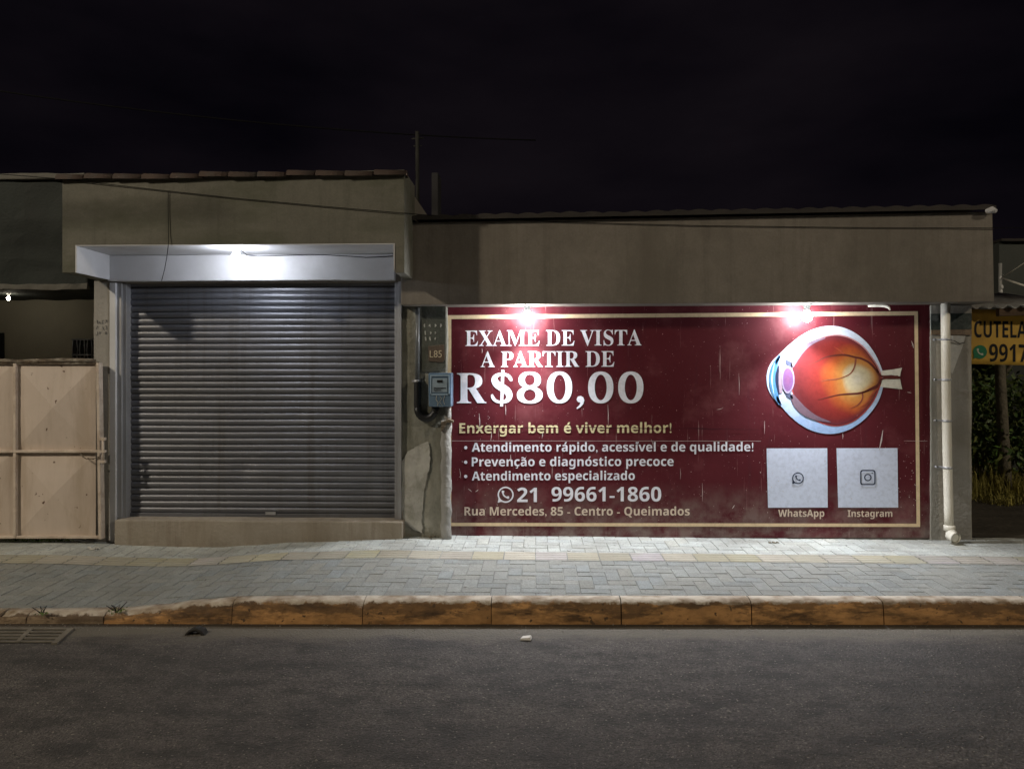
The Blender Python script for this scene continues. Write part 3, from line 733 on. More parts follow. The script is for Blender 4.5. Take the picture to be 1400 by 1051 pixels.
def rrect(h, r, n=6):
    o = []
    for qx, qz, a0 in ((1, 1, 0), (-1, 1, 90), (-1, -1, 180), (1, -1, 270)):
        for k in range(n + 1): a = R(a0 + 90 * k / n); o.append((qx * (h - r) + r * math.cos(a), qz * (h - r) + r * math.sin(a)))
    return o
A = [m.bm.verts.new((c.x + x * U, c.y, c.z + z * U)) for x, z in rrect(10.2, 3.4)]; B = [m.bm.verts.new((c.x + x * U, c.y, c.z + z * U)) for x, z in rrect(8.6, 2.4)]
for k in range(len(A)): m.face([A[k], A[(k + 1) % len(A)], B[(k + 1) % len(A)], B[k]])
m.ring2d((c.x, c.z), c.y, 5 * U, 3.4 * U, 24); m.poly([(c.x + (5.8 + .9 * math.cos(k)) * U, c.y, c.z + (5.8 + .9 * math.sin(k)) * U) for k in [2 * math.pi * j / 8 for j in range(8)]])
m.build('camera_icon', PD, ban)
letter('caption_text', 'WhatsApp', 1064, 1127, 696.5, 706, L1, PB, ban); letter('caption_text', 'Instagram', 1159, 1220, 697, 706.2, L1, PB, ban)

# ---- the printed eye: layers of ink a fraction of a millimetre apart
def cp(x, y): return (1020 + x / 5.533, 420 + y / 5.533)
def spline(pts, n=6):
    o = []; k = len(pts)
    for i in range(k):
        p0, p1, p2, p3 = (Vector(pts[(i + j - 1) % k]) for j in range(4))
        for t in range(n):
            t /= n; o.append(.5 * ((2 * p1) + (p2 - p0) * t + (2 * p0 - 5 * p1 + 4 * p2 - p3) * t * t + (3 * p1 - p0 - 3 * p2 + p3) * t ** 3))
    return o
eye = None
PV = printed('picture_ink')
def inked(name, outline, center, fn, Y, parent, rings=18):
    """filled outline as a polar sheet, ink colour fn(radius 0..1, x, y) in crop coordinates"""
    m = MB(); n = len(outline); c = Vector(center); cols_ = []; V_ = [[None] * n for _ in range(rings + 1)]
    cv = m.bm.verts.new(at(*cp(*c), Y)); cc = [fn(0, c.x, c.y)]
    for r_ in range(1, rings + 1):
        for k in range(n):
            p = c + (Vector(outline[k]) - c) * (r_ / rings); V_[r_][k] = m.bm.verts.new(at(*cp(*p), Y)); cc.append(fn(r_ / rings, p.x, p.y))
    for k in range(n): m.face([cv, V_[1][k], V_[1][(k + 1) % n]])
    for r_ in range(1, rings):
        for k in range(n): m.face([V_[r_][k], V_[r_][(k + 1) % n], V_[r_ + 1][(k + 1) % n], V_[r_ + 1][k]])
    m.bm.verts.index_update()
    o = m.build(name, PV, parent)
    ca = o.data.color_attributes.new('Col', 'FLOAT_COLOR', 'POINT')
    for i, c_ in enumerate(cc): ca.data[i].color = tuple(c_) + (1,)
    return o
def mixc(a, b, t): t = max(0, min(1, t)); return tuple(p + (q - p) * t for p, q in zip(a, b))
outer = spline([(155, 540), (165, 470), (200, 405), (258, 348), (330, 280), (420, 212), (520, 163), (620, 142), (720, 150), (815, 188), (895, 248), (955, 320), (1000, 400), (1035, 490), (1042, 545), (1035, 610), (1000, 712), (935, 806), (855, 880), (755, 935), (640, 958), (520, 940), (420, 892), (335, 824), (262, 745), (200, 680), (165, 610)], 4)
eye = inked('eye_picture', outer, (640, 545), lambda r, x, y: mixc((.50, .56, .66), (.26, .37, .57), (y - 420) / 480 + noise.noise(Vector((x * .01, y * .01, 0))) * .3), L1, ban)
nerve = MB()
for q in ([(1025, 480), (1060, 476), (1110, 470), (1180, 458), (1170, 490), (1165, 522), (1100, 512), (1018, 518)], [(1018, 540), (1090, 545), (1166, 543), (1172, 580), (1182, 620), (1110, 612), (1040, 605), (1015, 600)]): nerve.poly([at(*cp(*p), L1 - .001) for p in q])
nerve.build('optic_nerve', printed('nerve_print', (.62, .60, .52)), eye)
def globe(r, x, y):
    d = math.hypot((x - 850) / 1.05, y - 545); nz = noise.noise(Vector((x * .006, y * .006, 3))) * 40
    d += nz
    K = ((0, (.52, .48, .38)), (95, (.48, .40, .24)), (130, (.42, .19, .045)), (205, (.33, .075, .018)), (280, (.19, .02, .015)), (400, (.11, .013, .014)), (560, (.06, .009, .012)))
    c = K[-1][1]
    for (d0, c0_), (d1, c1_) in zip(K, K[1:]):
        if d <= d1: c = mixc(c0_, c1_, (d - d0) / (d1 - d0)); break
    if r > .86: c = mixc(c, (.10, .018, .025), (r - .86) / .14)
    return c
inner = spline([(350, 545), (355, 450), (400, 360), (480, 280), (580, 230), (690, 215), (790, 240), (880, 300), (945, 380), (995, 460), (1018, 540), (1000, 610), (960, 700), (890, 790), (800, 860), (690, 890), (580, 872), (480, 820), (400, 740), (358, 640)], 5)
rim = [Vector((640, 545)) + (Vector(p) - Vector((640, 545))) * 1.028 for p in inner]
inked('choroid_rim', rim, (640, 545), lambda r, x, y: (.34, .06, .055) if y > 500 else (.45, .2, .2), L1 - .001, eye, 3)
inked('vitreous', inner, (700, 545), globe, L1 - .002, eye, 30)
Ld = L1 - .003
def band(name, pts, w_, colr, n=3, Y=Ld):
    p = [(at(*cp(*q), Y).x, at(*cp(*q), Y).z) for q in pts]; ww = [v * U / 5.533 for v in (w_ if isinstance(w_, list) else [w_] * len(pts))]
    p, ww = smooth(p, ww, n); m = MB(); m.ribbon(p, ww, Y); return m.build(name, printed(name + '_ink', colr), eye)
band('ciliary_shadow', [(600, 232), (500, 262), (420, 320), (370, 390), (348, 450)], [6, 26, 42, 46, 24], (.16, .12, .16))
band('ciliary_shadow', [(345, 660), (375, 720), (440, 790), (530, 840), (640, 868)], [26, 56, 60, 36, 6], (.13, .085, .11))
band('iris', [(300, 402), (325, 425), (352, 450)], [12, 46, 12], (.06, .07, .12)); band('iris', [(300, 640), (325, 665), (352, 690)], [12, 46, 12], (.06, .07, .12))
band('cornea', [(255, 365), (215, 440), (198, 545), (212, 640), (258, 735)], [18, 44, 52, 44, 18], (.07, .21, .40)); band('cornea_edge', [(262, 362), (236, 400), (226, 430)], [8, 22, 8], (.02, .05, .14)); band('cornea_edge', [(232, 670), (244, 705), (266, 742)], [8, 26, 8], (.02, .06, .16))
band('cornea_shine', [(215, 420), (190, 545), (212, 660)], [4, 14, 4], (.34, .5, .62), Y=Ld - .001)
band('pupil', [(246, 440), (228, 540), (250, 662)], [8, 26, 8], (.015, .02, .05), Y=Ld - .001)
lens = spline([(272, 545), (280, 480), (305, 445), (335, 452), (358, 490), (366, 545), (358, 600), (335, 642), (305, 650), (280, 610)], 4)
band('iris_root', [(262, 450), (262, 545), (262, 650)], [20, 36, 20], (.25, .19, .24))
inked('lens', lens, (318, 548), lambda r, x, y: mixc((.15, .055, .13), (.13, .065, .17), r * 1.2) if r < .82 else (.26, .22, .33), Ld - .002, eye, 10)
vc = (.10, .022, .018); vc2 = (.30, .06, .03)
for pts, w_, c_ in (([(1150, 522), (1060, 525), (1010, 520), (985, 470), (930, 415), (870, 385), (830, 380), (740, 355), (640, 368), (590, 380), (540, 410), (470, 435)], [9, 11, 12, 13, 12, 11, 10, 10, 8, 7, 5, 2], vc),
                    ([(830, 385), (826, 440), (800, 495), (760, 520), (690, 545), (620, 548), (570, 560)], [11, 9, 7, 5, 5, 6, 2], (.22, .07, .04)), ([(740, 355), (700, 318), (665, 300)], [8, 6, 2], vc2), ([(1005, 500), (960, 420), (900, 370), (850, 340), (800, 345)], [8, 6, 5, 4, 2], vc2),
                    ([(1018, 545), (1000, 590), (960, 605), (880, 650), (780, 655), (700, 660), (620, 680), (540, 700)], [11, 11, 10, 10, 9, 6, 5, 2], vc), ([(1000, 600), (930, 632), (870, 645)], [9, 6, 3], vc), ([(880, 650), (885, 690), (850, 740), (780, 768)], [9, 8, 6, 2], (.2, .05, .03)), ([(1000, 610), (950, 660), (920, 720), (860, 760)], [8, 7, 5, 2], vc2), ([(630, 548), (636, 590)], [4, 1], vc2), ([(1165, 535), (1060, 535), (1018, 545)], [8, 9, 9], vc)):
    band('blood_vessel', pts, [q * 1.35 for q in w_], c_)
# fold, seam and scratches in the vinyl
m = MB(); random.seed(11)
pts = [(x, 588 + 3.5 * math.sin(x * .006) + random.uniform(-.6, .6)) for x in range(622, 1270, 16)]
m.ribbon([pc(x, y, L1 - .004) for x, y in pts if not (1060 < x < 1206)][:27], [random.uniform(.4, 1.5) * U for _ in range(27)], L1 - .004); m.build('fold', printed('fold_ink', (.045, .008, .012)), ban)
m = MB()
for a_, b_ in ((618, 1040), (1236, 1268)): m.ribbon([pc(a_, 602.5, L1 - .004), pc(b_, 602.8, L1 - .004)], .4 * U, L1 - .0045)
for x, y, dx, dy, w_ in ((1207, 588, -5, 27, 2.0), (1246, 466, 3, 10, 1.5), (1240, 536, 6, 1, 1.2), (831, 553, .5, 28, .9), (691, 553, .3, 14, .9), (655, 565, 1, 20, 1.3), (698, 621, 0, 10, 1.0), (659, 476, 0, 7, 1), (1152, 592, 0, 8, 1), (672, 590, -1, 12, .9), (742, 590, -1, 9, .8), (640, 668, 5, 4, 1.2), (650, 672, 4, -3, 1), (628, 640, 2, 14, .7), (1010, 510, .5, 30, .6), (1045, 575, 0, 18, .7), (890, 600, 3, 9, .6), (960, 660, .2, 25, .6), (930, 640, .2, 15, .5), (1083, 480, 0, 20, .5), (980, 560, 8, -2, .7), (1004, 690, -3, 5, 1.2)):
    m.ribbon([pc(x, y, L1 - .004), pc(x + dx * .5 + .4, y + dy * .5, L1 - .004), pc(x + dx, y + dy, L1 - .004)], [.3 * w_ * U, w_ * U, .3 * w_ * U], L1 - .0052)
for _ in range(150):
    x, y = random.choice([(random.uniform(620, 1250), random.uniform(555, 712)), (random.uniform(625, 720), random.uniform(560, 715)), (random.gauss(1248, 9), random.gauss(660, 25)), (random.uniform(990, 1260), random.uniform(600, 715))])
    s_ = random.uniform(.3, .9); m.poly([(p[0], L1 - .0055, p[1]) for p in (pc(x, y), pc(x + s_, y + random.uniform(-.3, .6)), pc(x + s_ * .8, y + s_ * random.uniform(.8, 2.5)), pc(x - s_ * .2, y + s_))])
m.build('scratches', printed('bare_vinyl', (.5, .44, .43)), ban)

# ---- lamps over the sign
for px_, lab in ((721, 'glaring lamp under the parapet above the heading lettering, left of the pair'), (1103, 'glaring lamp under the parapet above the eye picture, right of the pair')):
    c = at(px_, 433, 6.475)
    t = bulb('sign_lamp', (c.x, c.y, c.z), SIGN_W, (.93, .95, 1.0), lab, 'lamp', 'lamps over the wall banner', r=.042, sock=M['socket'], base_z=zbeam + .004)
    ld = bpy.data.lights.new('lamp_light', 'SPOT'); ld.energy = SPOT_W; ld.color = (.93, .95, 1.0); ld.spot_size = R(124); ld.spot_blend = 1; ld.shadow_soft_size = .04
    lo = bpy.data.objects.new('lamp_light', ld); col.objects.link(lo); lo.parent = t; lo.location = (0, 0, -.055); lo.rotation_euler = (R(-16), 0, 0)
m = MB(); pts = [at(1187, 418.5, 6.5), at(1200, 417.5, 6.5), at(1209, 418, 6.48), at(1215, 420, 6.46), at(1217, 424, 6.45)]
m.tube(pts, [.008, .014, .014, .013, .006], 8); tag(m.build('curved_bracket', M['white_pvc']), 'short white curved bracket without a lamp under the parapet, near its right end', 'bracket')

# ---- electric meter, conduits, house number
mt = thing('electric_meter', (X(601, 6.5), 6.55, Z(556, 6.5)), 'blue grey electric meter box with clear lid on the narrow pillar', 'meter')
m = MB(); m.pxprism([(585.5, 510), (617, 509.5), (617, 556), (586, 556)], 6.385, 6.548); m.bevel(.012, 3); m.build('case', M['meterbox'], mt)
m = MB()
for q in ([(588, 512.5), (614.5, 512.2), (614.5, 514), (588, 514.3)], [(588, 514.3), (589.6, 514.3), (589.6, 540), (588, 540)], [(613, 514), (614.5, 514), (614.5, 540), (613, 540)], [(588, 538.2), (614.5, 538.2), (614.5, 540), (588, 540)]): m.pxprism(q, 6.377, 6.386)
m.build('lid_frame', mat('pale_blue_frame', (.30, .40, .50), rough=.3, var=.05, bump=0), mt)
m = MB(); m.pxprism([(591, 517), (611.5, 516.8), (611.5, 536), (591, 536)], 6.379, 6.386); m.build('dial', M['meterwin'], mt)
m = MB(); m.pxprism([(597.5, 519.5), (605, 519.5), (605, 523), (597.5, 523)], 6.374, 6.38); m.pxprism([(593, 530), (609.5, 530), (609.5, 531.2), (593, 531.2)], 6.374, 6.38); m.pxprism([(593, 533), (603, 533), (603, 534), (593, 534)], 6.374, 6.38); m.build('display', M['black'], mt)
m = MB()
for pts in ([(597, 541), (596, 546), (599, 550), (598, 555)], [(601, 541), (604, 545), (601, 549), (605, 555)], [(608, 541), (606, 547), (608, 553)]): m.tube([at(x, y, 6.382) for x, y in pts], .003, 6)
m.build('seal_wires', M['palemark'], mt)
m = MB(); m.tube([at(612, 555, 6.5), at(613, 562, 6.51), at(612.5, 569, 6.515), at(611, 575, 6.51)], [.028, .024, .03, .026], 12); m.build('outlet', M['greypipe'], mt)
cp_ = thing('plastered_pipe', at(611, 735, 6.52), 'lumpy plastered grey pipe standing below the electric meter beside the banner', 'pipe')
m = MB(); m.tube([at(610 + .8 * math.sin(i * 1.7), 574 + i * 10.4, 6.51 + .004 * math.sin(i)) for i in range(17)], [.045 + .0035 * math.sin(i * 2.3) for i in range(17)], 14); m.build('pipe', M['greypipe'], cp_)
m = MB(); m.pxprism([(603, 577), (612, 572.5), (620, 575), (619, 578), (611, 578), (606, 588), (603, 590)], 6.45, 6.5); m.bevel(.003); m.build('torn_edge', M['rust'], cp_)
bcd = thing('black_conduit', at(570, 520, 6.53), 'black hose and thin pipe that loops down and up into the electric meter', 'conduit')
m = MB(); m.tube([at(571, 421, 6.53), at(571, 470, 6.53), at(570.5, 520, 6.53)], .019, 12); m.build('pipe', mat('dull_grey_pipe', (.10, .105, .105), rough=.3, var=.2, bump=.03), bcd)
m = MB(); pts = []
for i in range(15): pts.append(at(571, 521 + i * 2.6, 6.525))
for i in range(1, 13): a = math.pi * i / 12; pts.append(at(583 - 12 * math.cos(a), 558 + 14 * math.sin(a), 6.51))
pts += [at(595.5, 556, 6.5)]
dense = []
for a, b in zip(pts, pts[1:]): dense += [a, a * .5 + b * .5]
m.tube(dense, [.030 + (.004 if i % 2 else 0) for i in range(len(dense))], 12); m.build('hose', M['black'], bcd)
m = MB(); p = at(570.5, 521, 6.525); m.lathe((p.x, p.y, p.z - .012), [(.03, 0), (.034, .004), (.034, .02), (.02, .024)], n=14); m.box(p.x - .05, p.x + .05, p.y + .01, p.y + .02, p.z - .008, p.z + .008); m.build('clamp', M['rail'], bcd)
m = MB(); m.poly([at(x, y, 6.534) for x, y in ((576, 418.5), (608.5, 418.5), (608.5, 500), (604, 507), (577, 508))]); m.build('painted_panel', mat('old_dark_paint', (.055, .06, .047), var=.3, scale=8, stain=(.12, .12, .1), stain_amt=.5, stain_scale=(12, 12, 4)), signb)
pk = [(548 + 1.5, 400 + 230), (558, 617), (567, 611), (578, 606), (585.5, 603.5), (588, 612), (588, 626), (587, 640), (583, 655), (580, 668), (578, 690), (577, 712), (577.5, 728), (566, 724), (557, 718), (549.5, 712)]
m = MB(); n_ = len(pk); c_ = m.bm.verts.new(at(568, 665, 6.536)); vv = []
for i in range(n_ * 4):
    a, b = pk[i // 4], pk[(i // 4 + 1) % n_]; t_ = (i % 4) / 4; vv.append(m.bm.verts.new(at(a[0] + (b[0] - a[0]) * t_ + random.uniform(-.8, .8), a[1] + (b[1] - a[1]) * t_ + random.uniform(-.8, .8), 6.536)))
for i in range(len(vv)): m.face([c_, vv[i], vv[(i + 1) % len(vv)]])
m.build('pale_patch', mat('mottled_pale', (.37, .36, .325), var=.2, scale=6, stain=(.2, .2, .16), stain_amt=.7, stain_scale=(9, 9, 7), bump=.4, bscale=25), signb)  # paler ragged-edged sheet over the lower left of the meter pillar
pl = thing('number_plate', at(596, 495, 6.54), 'small brown house number plate above the electric meter', 'number plate')
m = MB(); m.pxprism([(585, 473), (607, 471), (608, 492), (605, 495.5), (586, 494)], 6.526, 6.54); m.bevel(.003); m.build('plate', M['plate'], pl)
letter('number_text', 'L85', 587.5, 604, 479, 488.5, 6.523, M['platetext'], pl, 'plain')
m = MB(); random.seed(3)
for r_, n_ in ((445, 4), (455, 3), (463, 3)):
    for c_ in range(n_):
        x = 581 + c_ * 7 + random.uniform(-1, 1); h = random.uniform(3, 6)
        m.ribbon([pc(x, r_ - h / 2, 6.528), pc(x + random.uniform(-1.5, 1.5), r_, 6.528), pc(x + random.uniform(-1, 1), r_ + h / 2, 6.528)], [1.5 * U, 2.2 * U, 1.2 * U], 6.528)
m.build('painted_marks', M['palemark'], signb)

# ---- drainpipe and what is on the right pillar
dp = thing('drainpipe', at(1298, 737, 6.56), 'white plastic drainpipe clamped to the grey pillar right of the banner', 'drainpipe')
m = MB(); m.tube([at(1292.5, 413, 6.55), at(1292.8, 465, 6.55), at(1293.5, 520, 6.55), at(1294.2, 575, 6.55), at(1295.5, 640, 6.55), at(1297, 700, 6.55), at(1297.8, 724, 6.55)], .036, 16); m.build('pipe', M['white_pvc'], dp)
for x, y in ((1292.8, 464), (1293.4, 519), (1294.2, 575), (1295.4, 639)):
    p = at(x, y, 6.55); m = MB(); m.lathe((p.x, p.y, p.z), [(.037, -.009), (.041, -.008), (.041, .008), (.037, .009)], n=16); m.box(p.x - .075, p.x - .03, p.y + .03, p.y + .055, p.z - .006, p.z + .006); m.tube([(p.x - .07, p.y + .03, p.z), (p.x - .07, p.y + .06, p.z)], .01, 8); m.build('clamp', M['rail'], dp)
m = MB(); p = at(1298, 722, 6.55); q = at(1301.5, 732, 6.50)
m.lathe((p.x, p.y, p.z), [(.037, -.02), (.045, -.018), (.045, .025), (.037, .028)], n=16)
m.tube([(p.x, p.y, p.z), (p.x + .002, p.y - .003, q.z + .035), (p.x + .008, p.y - .02, q.z + .012), (q.x - .01, q.y, q.z), (q.x, q.y - .06, q.z - .008)], [.04, .042, .044, .043, .045], 14, False)
m.tube([(q.x - .006, q.y - .03, q.z - .004), (q.x, q.y - .052, q.z - .007)], .036, 14); m.build('elbow', M['white_pvc'], dp)
os_ = thing('faded_sign', at(1300, 458, 6.62), 'faded dark green sign board behind the top of the drainpipe', 'sign')
m = MB(); m.pxprism([(1273.5, 429), (1328.6, 428), (1328.6, 450), (1273.5, 451)], 6.612, 6.624); m.build('board', M['oldsign'], os_)
m = MB(); m.pxprism([(1273.5, 451.3), (1328.6, 450.3), (1328.6, 458), (1273.5, 457.5)], 6.613, 6.624); m.build('lower_strip', M['oldsign2'], os_)
m = MB(); c = at(1278.5, 435, 6.609); m.poly([(c.x + 4.5 * U * math.cos(2 * math.pi * k / 20), c.y, c.z + 4.5 * U * math.sin(2 * math.pi * k / 20)) for k in range(20)]); m.build('round_emblem', mat('faded_emblem', (.09, .1, .095), var=.4, scale=30), os_)
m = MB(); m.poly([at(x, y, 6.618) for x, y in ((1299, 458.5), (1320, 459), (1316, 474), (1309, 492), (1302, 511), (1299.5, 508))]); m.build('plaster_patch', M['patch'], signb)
m = MB(); m.tube([at(1297, 464, 6.55), at(1305, 466, 6.6), at(1312, 470, 6.61), at(1319, 468, 6.61)], .003, 6); tag(m.build('wire_end', M['cable']), 'short loose wire sticking out beside the top clamp of the drainpipe', 'wire')

# ------------------------------------------------------------------ neighbour on the left
nb = thing('neighbour_house', (X(0, 7), 7, .13), 'dark mouldy house with a shaded porch behind the sheet metal gate', 'house')
xn0, xn1 = X(-420, 6.9), X(120, 6.9)
m = MB(); m.box(xn0, xn1, 6.9, 8.3, Z(392, 6.9, 40), Z(245, 6.9, 40)); m.bevel(.02).rough(.15, .02, 4, 3); m.build('upper_wall', M['darkhouse'], nb)
m = MB(); m.box(xn0, xn1, 6.86, 7.1, Z(245, 6.9, 40) - .01, Z(236.5, 6.86, 40)); m.bevel(.012).rough(.12, .01, 5, 3); m.build('coping', M['cap'], nb)
m = MB(); m.box(xn0, X(200, 8.1), 8.1, 8.4, -.05, Z(392, 6.9, 40) + .02); m.build('porch_wall', M['porch'], nb)
m = MB(); m.box(xn0, xn1, 6.885, 6.93, Z(396, 6.9, 40), Z(392, 6.9, 40) + .025); m.bevel(.004).rough(.08, .012, 9, 3); m.build('drip_edge', M['cap'], nb)
gwin = MB(); gwin.pxprism([(99, 464), (140, 464), (140, 491), (99, 491)], 8.09, 8.12); gw = gwin.build('window', M['dark'], nb)
m = MB()
for x in range(100, 141, 5): m.tube([at(x, 463, 8.05), at(x + (1.2 if x % 2 else -1), 478, 8.05), at(x, 492, 8.05)], .007, 6)
for y in (464, 485): m.tube([at(98, y, 8.05), at(141, y, 8.05)], .009, 6)
m.build('grille', M['rail'], gw)
m = MB(); m.pxprism([(-30, 455), (4.5, 455), (4.5, 560), (-30, 560)], 8.08, 8.12); m.build('door', M['dark'], nb)
pb = at(11.5, 408, 7.5)
bulb('porch_bulb', (pb.x, pb.y, pb.z), PORCH_W, (1, .9, .72), 'tiny dim bulb hanging under the dark porch of the left house', 'light bulb', r=.017, base_z=Z(392, 6.9, 40) + .01)

# ------------------------------------------------------------------ sheet metal gate
YG = 6.43
gate = thing('metal_gate', at(60, 738, YG), 'beige sheet metal gate of creased square panels left of the shop', 'gate')
cols_px = [(-352, -230), (-228, -107), (-105, 18), (21, 131)]
for a, b in cols_px:
    for y0, y1 in ((498, 615.5), (618.5, 733)):
        m = MB(); q = [at(a, y0, YG), at(b, y0, YG), at(b, y1, YG), at(a, y1, YG)]; c = sum(q, Vector()) / 4; c.y -= .032
        # a shallow pressed pyramid, softened along its creases
        n = 12; V_ = []
        for j in range(n + 1):
            row = []
            for i in range(n + 1):
                s_, t_ = i / n, j / n; p = (q[0] * (1 - s_) + q[1] * s_) * (1 - t_) + (q[3] * (1 - s_) + q[2] * s_) * t_
                h = min(s_, 1 - s_, t_, 1 - t_) * 2
                p.y -= .038 * h + noise.noise(Vector((p.x * 3, p.z * 3, a))) * .003; row.append(m.bm.verts.new(p))
            V_.append(row)
        for j in range(n):
            for i in range(n):
                sw = (i < n / 2) == (j < n / 2); A, B, C_, D = V_[j][i], V_[j][i + 1], V_[j + 1][i + 1], V_[j + 1][i]
                if sw: m.face([A, B, C_]); m.face([A, C_, D])
                else: m.face([A, B, D]); m.face([B, C_, D])
        m.build('panel', M['gate'], gate)
m = MB()
for x in (-229, -106, 19.5):
    m.pxprism([(x - 1.8, 497), (x + 1.8, 497), (x + 1.8, 735), (x - 1.8, 735)], YG - .035, YG + .02)
m.pxprism([(-352, 615.3), (134, 615.3), (134, 618.7), (-352, 618.7)], YG - .038, YG + .015)
m.pxprism([(131, 496), (135, 496), (138.5, 737), (134.5, 737)], YG - .04, YG + .02); m.pxprism([(-352, 732.5), (134, 732.5), (134, 736), (-352, 736)], YG - .03, YG + .02)
m.bevel(.003); m.build('frame', M['gateframe'], gate)
m = MB(); m.tube([at(x, 493.5 + .8 * math.sin(x * .05), YG - .01) for x in range(-350, 138, 12)], [.02 + .005 * noise.noise(Vector((x * .07, 0, 0))) for x in range(-350, 138, 12)], 8); m.pxprism([(-352, 494.5), (132, 494.5), (132, 498), (-352, 498)], YG - .02, YG + .02); m.build('top_rail', M['rust'], gate)
m = MB(); m.tube([at(141, 599, YG - .05), at(141, 634, YG - .05)], .010, 8)
for y in (600, 617, 631): m.pxprism([(134.5, y - 1.8), (143, y - 1.8), (143, y + 1.8), (134.5, y + 1.8)], YG - .062, YG - .035)
m.build('bolt', M['gateframe'], gate)
m = MB(); m.tube([at(x, y, YG - .05) for x, y in ((109, 619), (113, 624), (118, 627), (128, 627), (135, 624.5), (138, 622))], .005, 6); m.build('lock_wire', M['rust'], gate)

# ------------------------------------------------------------------ lot and shop on the right
m = MB(); n = 30; rows = []
for j in range(n + 1):
    y = 6.74 + (11.5 - 6.74) * j / n; rows.append([m.bm.verts.new((x, y, .155 + noise.noise(Vector((x * 2.4, y * 5, 1))) * .022 if j else zs(x, 6.7) - .004)) for x in [X(1325, 6.9) + .1 * i for i in range(50)]])
for A, B in zip(rows, rows[1:]):
    for k in range(49): m.face([A[k], A[k + 1], B[k + 1], B[k]]).smooth = True
struct(m.build('dirt_path', M['soil']))
YY = 6.9
yb_ = thing('yellow_banner', at(1360, 498, YY), 'yellow hand lettered banner hung under the zinc awning at the right edge', 'banner')
m = MB(); nx, nz_ = 24, 10; V_ = []
for j in range(nz_ + 1):
    V_.append([])
    for i in range(nx + 1):
        x = 1320 + (1500 - 1320) * i / nx; y = 423 + (497.5 + (i / nx) * 4 - 423) * j / nz_; p = at(x, y, YY); p.y += .012 * abs(noise.noise(Vector((p.x * 3, p.z * 2, 4)))) * j / nz_; V_[j].append(m.bm.verts.new(p))
for j in range(nz_):
    for i in range(nx): m.face([V_[j][i], V_[j][i + 1], V_[j + 1][i + 1], V_[j + 1][i]]).smooth = True
sb = m.build('sheet', M['yellow'], yb_); sm = sb.modifiers.new('thickness', 'SOLIDIFY'); sm.thickness = .004; sm.offset = 1 if False else -1
YL = YY - .005
U7 = at(701, 450, YL).x - at(700, 450, YL).x
letter('painted_text', 'CUTELA', 1332, 1404, 438.5, 461, YL, M['blackpaint'], yb_, 'sans', 1.0)
letter('painted_text', '9917', 1352.5, 1405, 470, 494, YL, M['blackpaint'], yb_, 'sans', 1.0)
handset_icon(1340, 481, 9.5, YL, M['cream_print'], 'handset_icon', yb_, M['greenprint'])
aw = thing('zinc_awning', at(1400, 415, 7.3), 'corrugated zinc awning with timber fascia over the yellow banner', 'awning')
m = MB(); nx = 60; xa, xb = X(1322, 6.75), X(1500, 6.75); f0 = Z(420, 6.75, 1360); f1 = Z(404, 8.0, 1360)
A = []; B = []
for i in range(nx + 1):
    x = xa + (xb - xa) * i / nx; wv = .017 * math.sin(i * 1.05)
    A.append(m.bm.verts.new((x, 6.75 , f0 + wv + .01 * i / nx))); B.append(m.bm.verts.new((x, 8.0, f1 + wv + .015 * i / nx)))
for i in range(nx): m.face([A[i], A[i + 1], B[i + 1], B[i]]).smooth = True
sh_ = m.build('sheet', M['zinc'], aw); sm = sh_.modifiers.new('thickness', 'SOLIDIFY'); sm.thickness = .003
m = MB(); m.pxprism([(1366, 421), (1520, 417), (1520, 432), (1400, 431), (1366, 432)], 6.79, 6.84); m.bevel(.004); m.build('fascia_board', M['wood'], aw)
m = MB(); m.pxprism([(1318, 421), (1340, 421), (1336, 425), (1318, 427)], 6.96, 7.6); m.build('bracket', M['wood'], aw)
bh = thing('rear_house', at(1420, 420, 11.5), 'dim grey house wall rising behind the zinc awning at the right edge', 'house')
m = MB(); m.box(X(1366, 12), X(1700, 12), 12, 16, -.1, Z(331, 12, 1390)); m.build('wall', M['backhouse'], bh)
m = MB(); m.box(X(1364, 12), X(1705, 12), 11.9, 16, Z(331, 12, 1390), Z(327.5, 12, 1390)); m.build('roof_edge', M['darktile'], bh)
m = MB(); m.box(X(1300, 13), X(1368, 12.5), 12.5, 12.7, -.1, Z(495, 12.5)); tag(m.build('rear_wall', M['teal']), 'dark teal wall seen between pillar and bushes, below the yellow banner', 'wall')
for pts, r_, lab in (([at(1369, 381, 9.58), at(1400, 360, 8.9), at(1460, 320, 8.8)], .006, 'thin pale wire climbing to the right from the pole behind the awning'), ([at(1369, 380, 9.58), at(1387, 386, 9), at(1402, 391, 8.9), at(1460, 402, 8.8)], .011, 'thick pale cable sagging to the right from the pole behind the awning')):
    m = MB(); m.tube(pts, r_, 6); tag(m.build('service_cable', M['white_pvc']), lab, 'cable', 'cables from the pole')
t = thing('cable_pole', at(1367.5, 402, 9.6), 'short pole with fittings standing up behind the zinc awning', 'pole')
m = MB(); m.tube([(at(1367.5, 402, 9.6).x, 9.6, .1), at(1367.5, 360, 9.6)], .02, 10); m.build('pole', M['zinc'], t)
for x, y in ((1368, 380), (1370, 392), (1369, 398)):
    m = MB(); p = at(x, y, 9.575); m.lathe((p.x, p.y, p.z - .02), [(.004, -.01), (.014, 0), (.017, .02), (.01, .04), (.004, .045)], n=10); m.build('insulator', M['porcelain'], t)

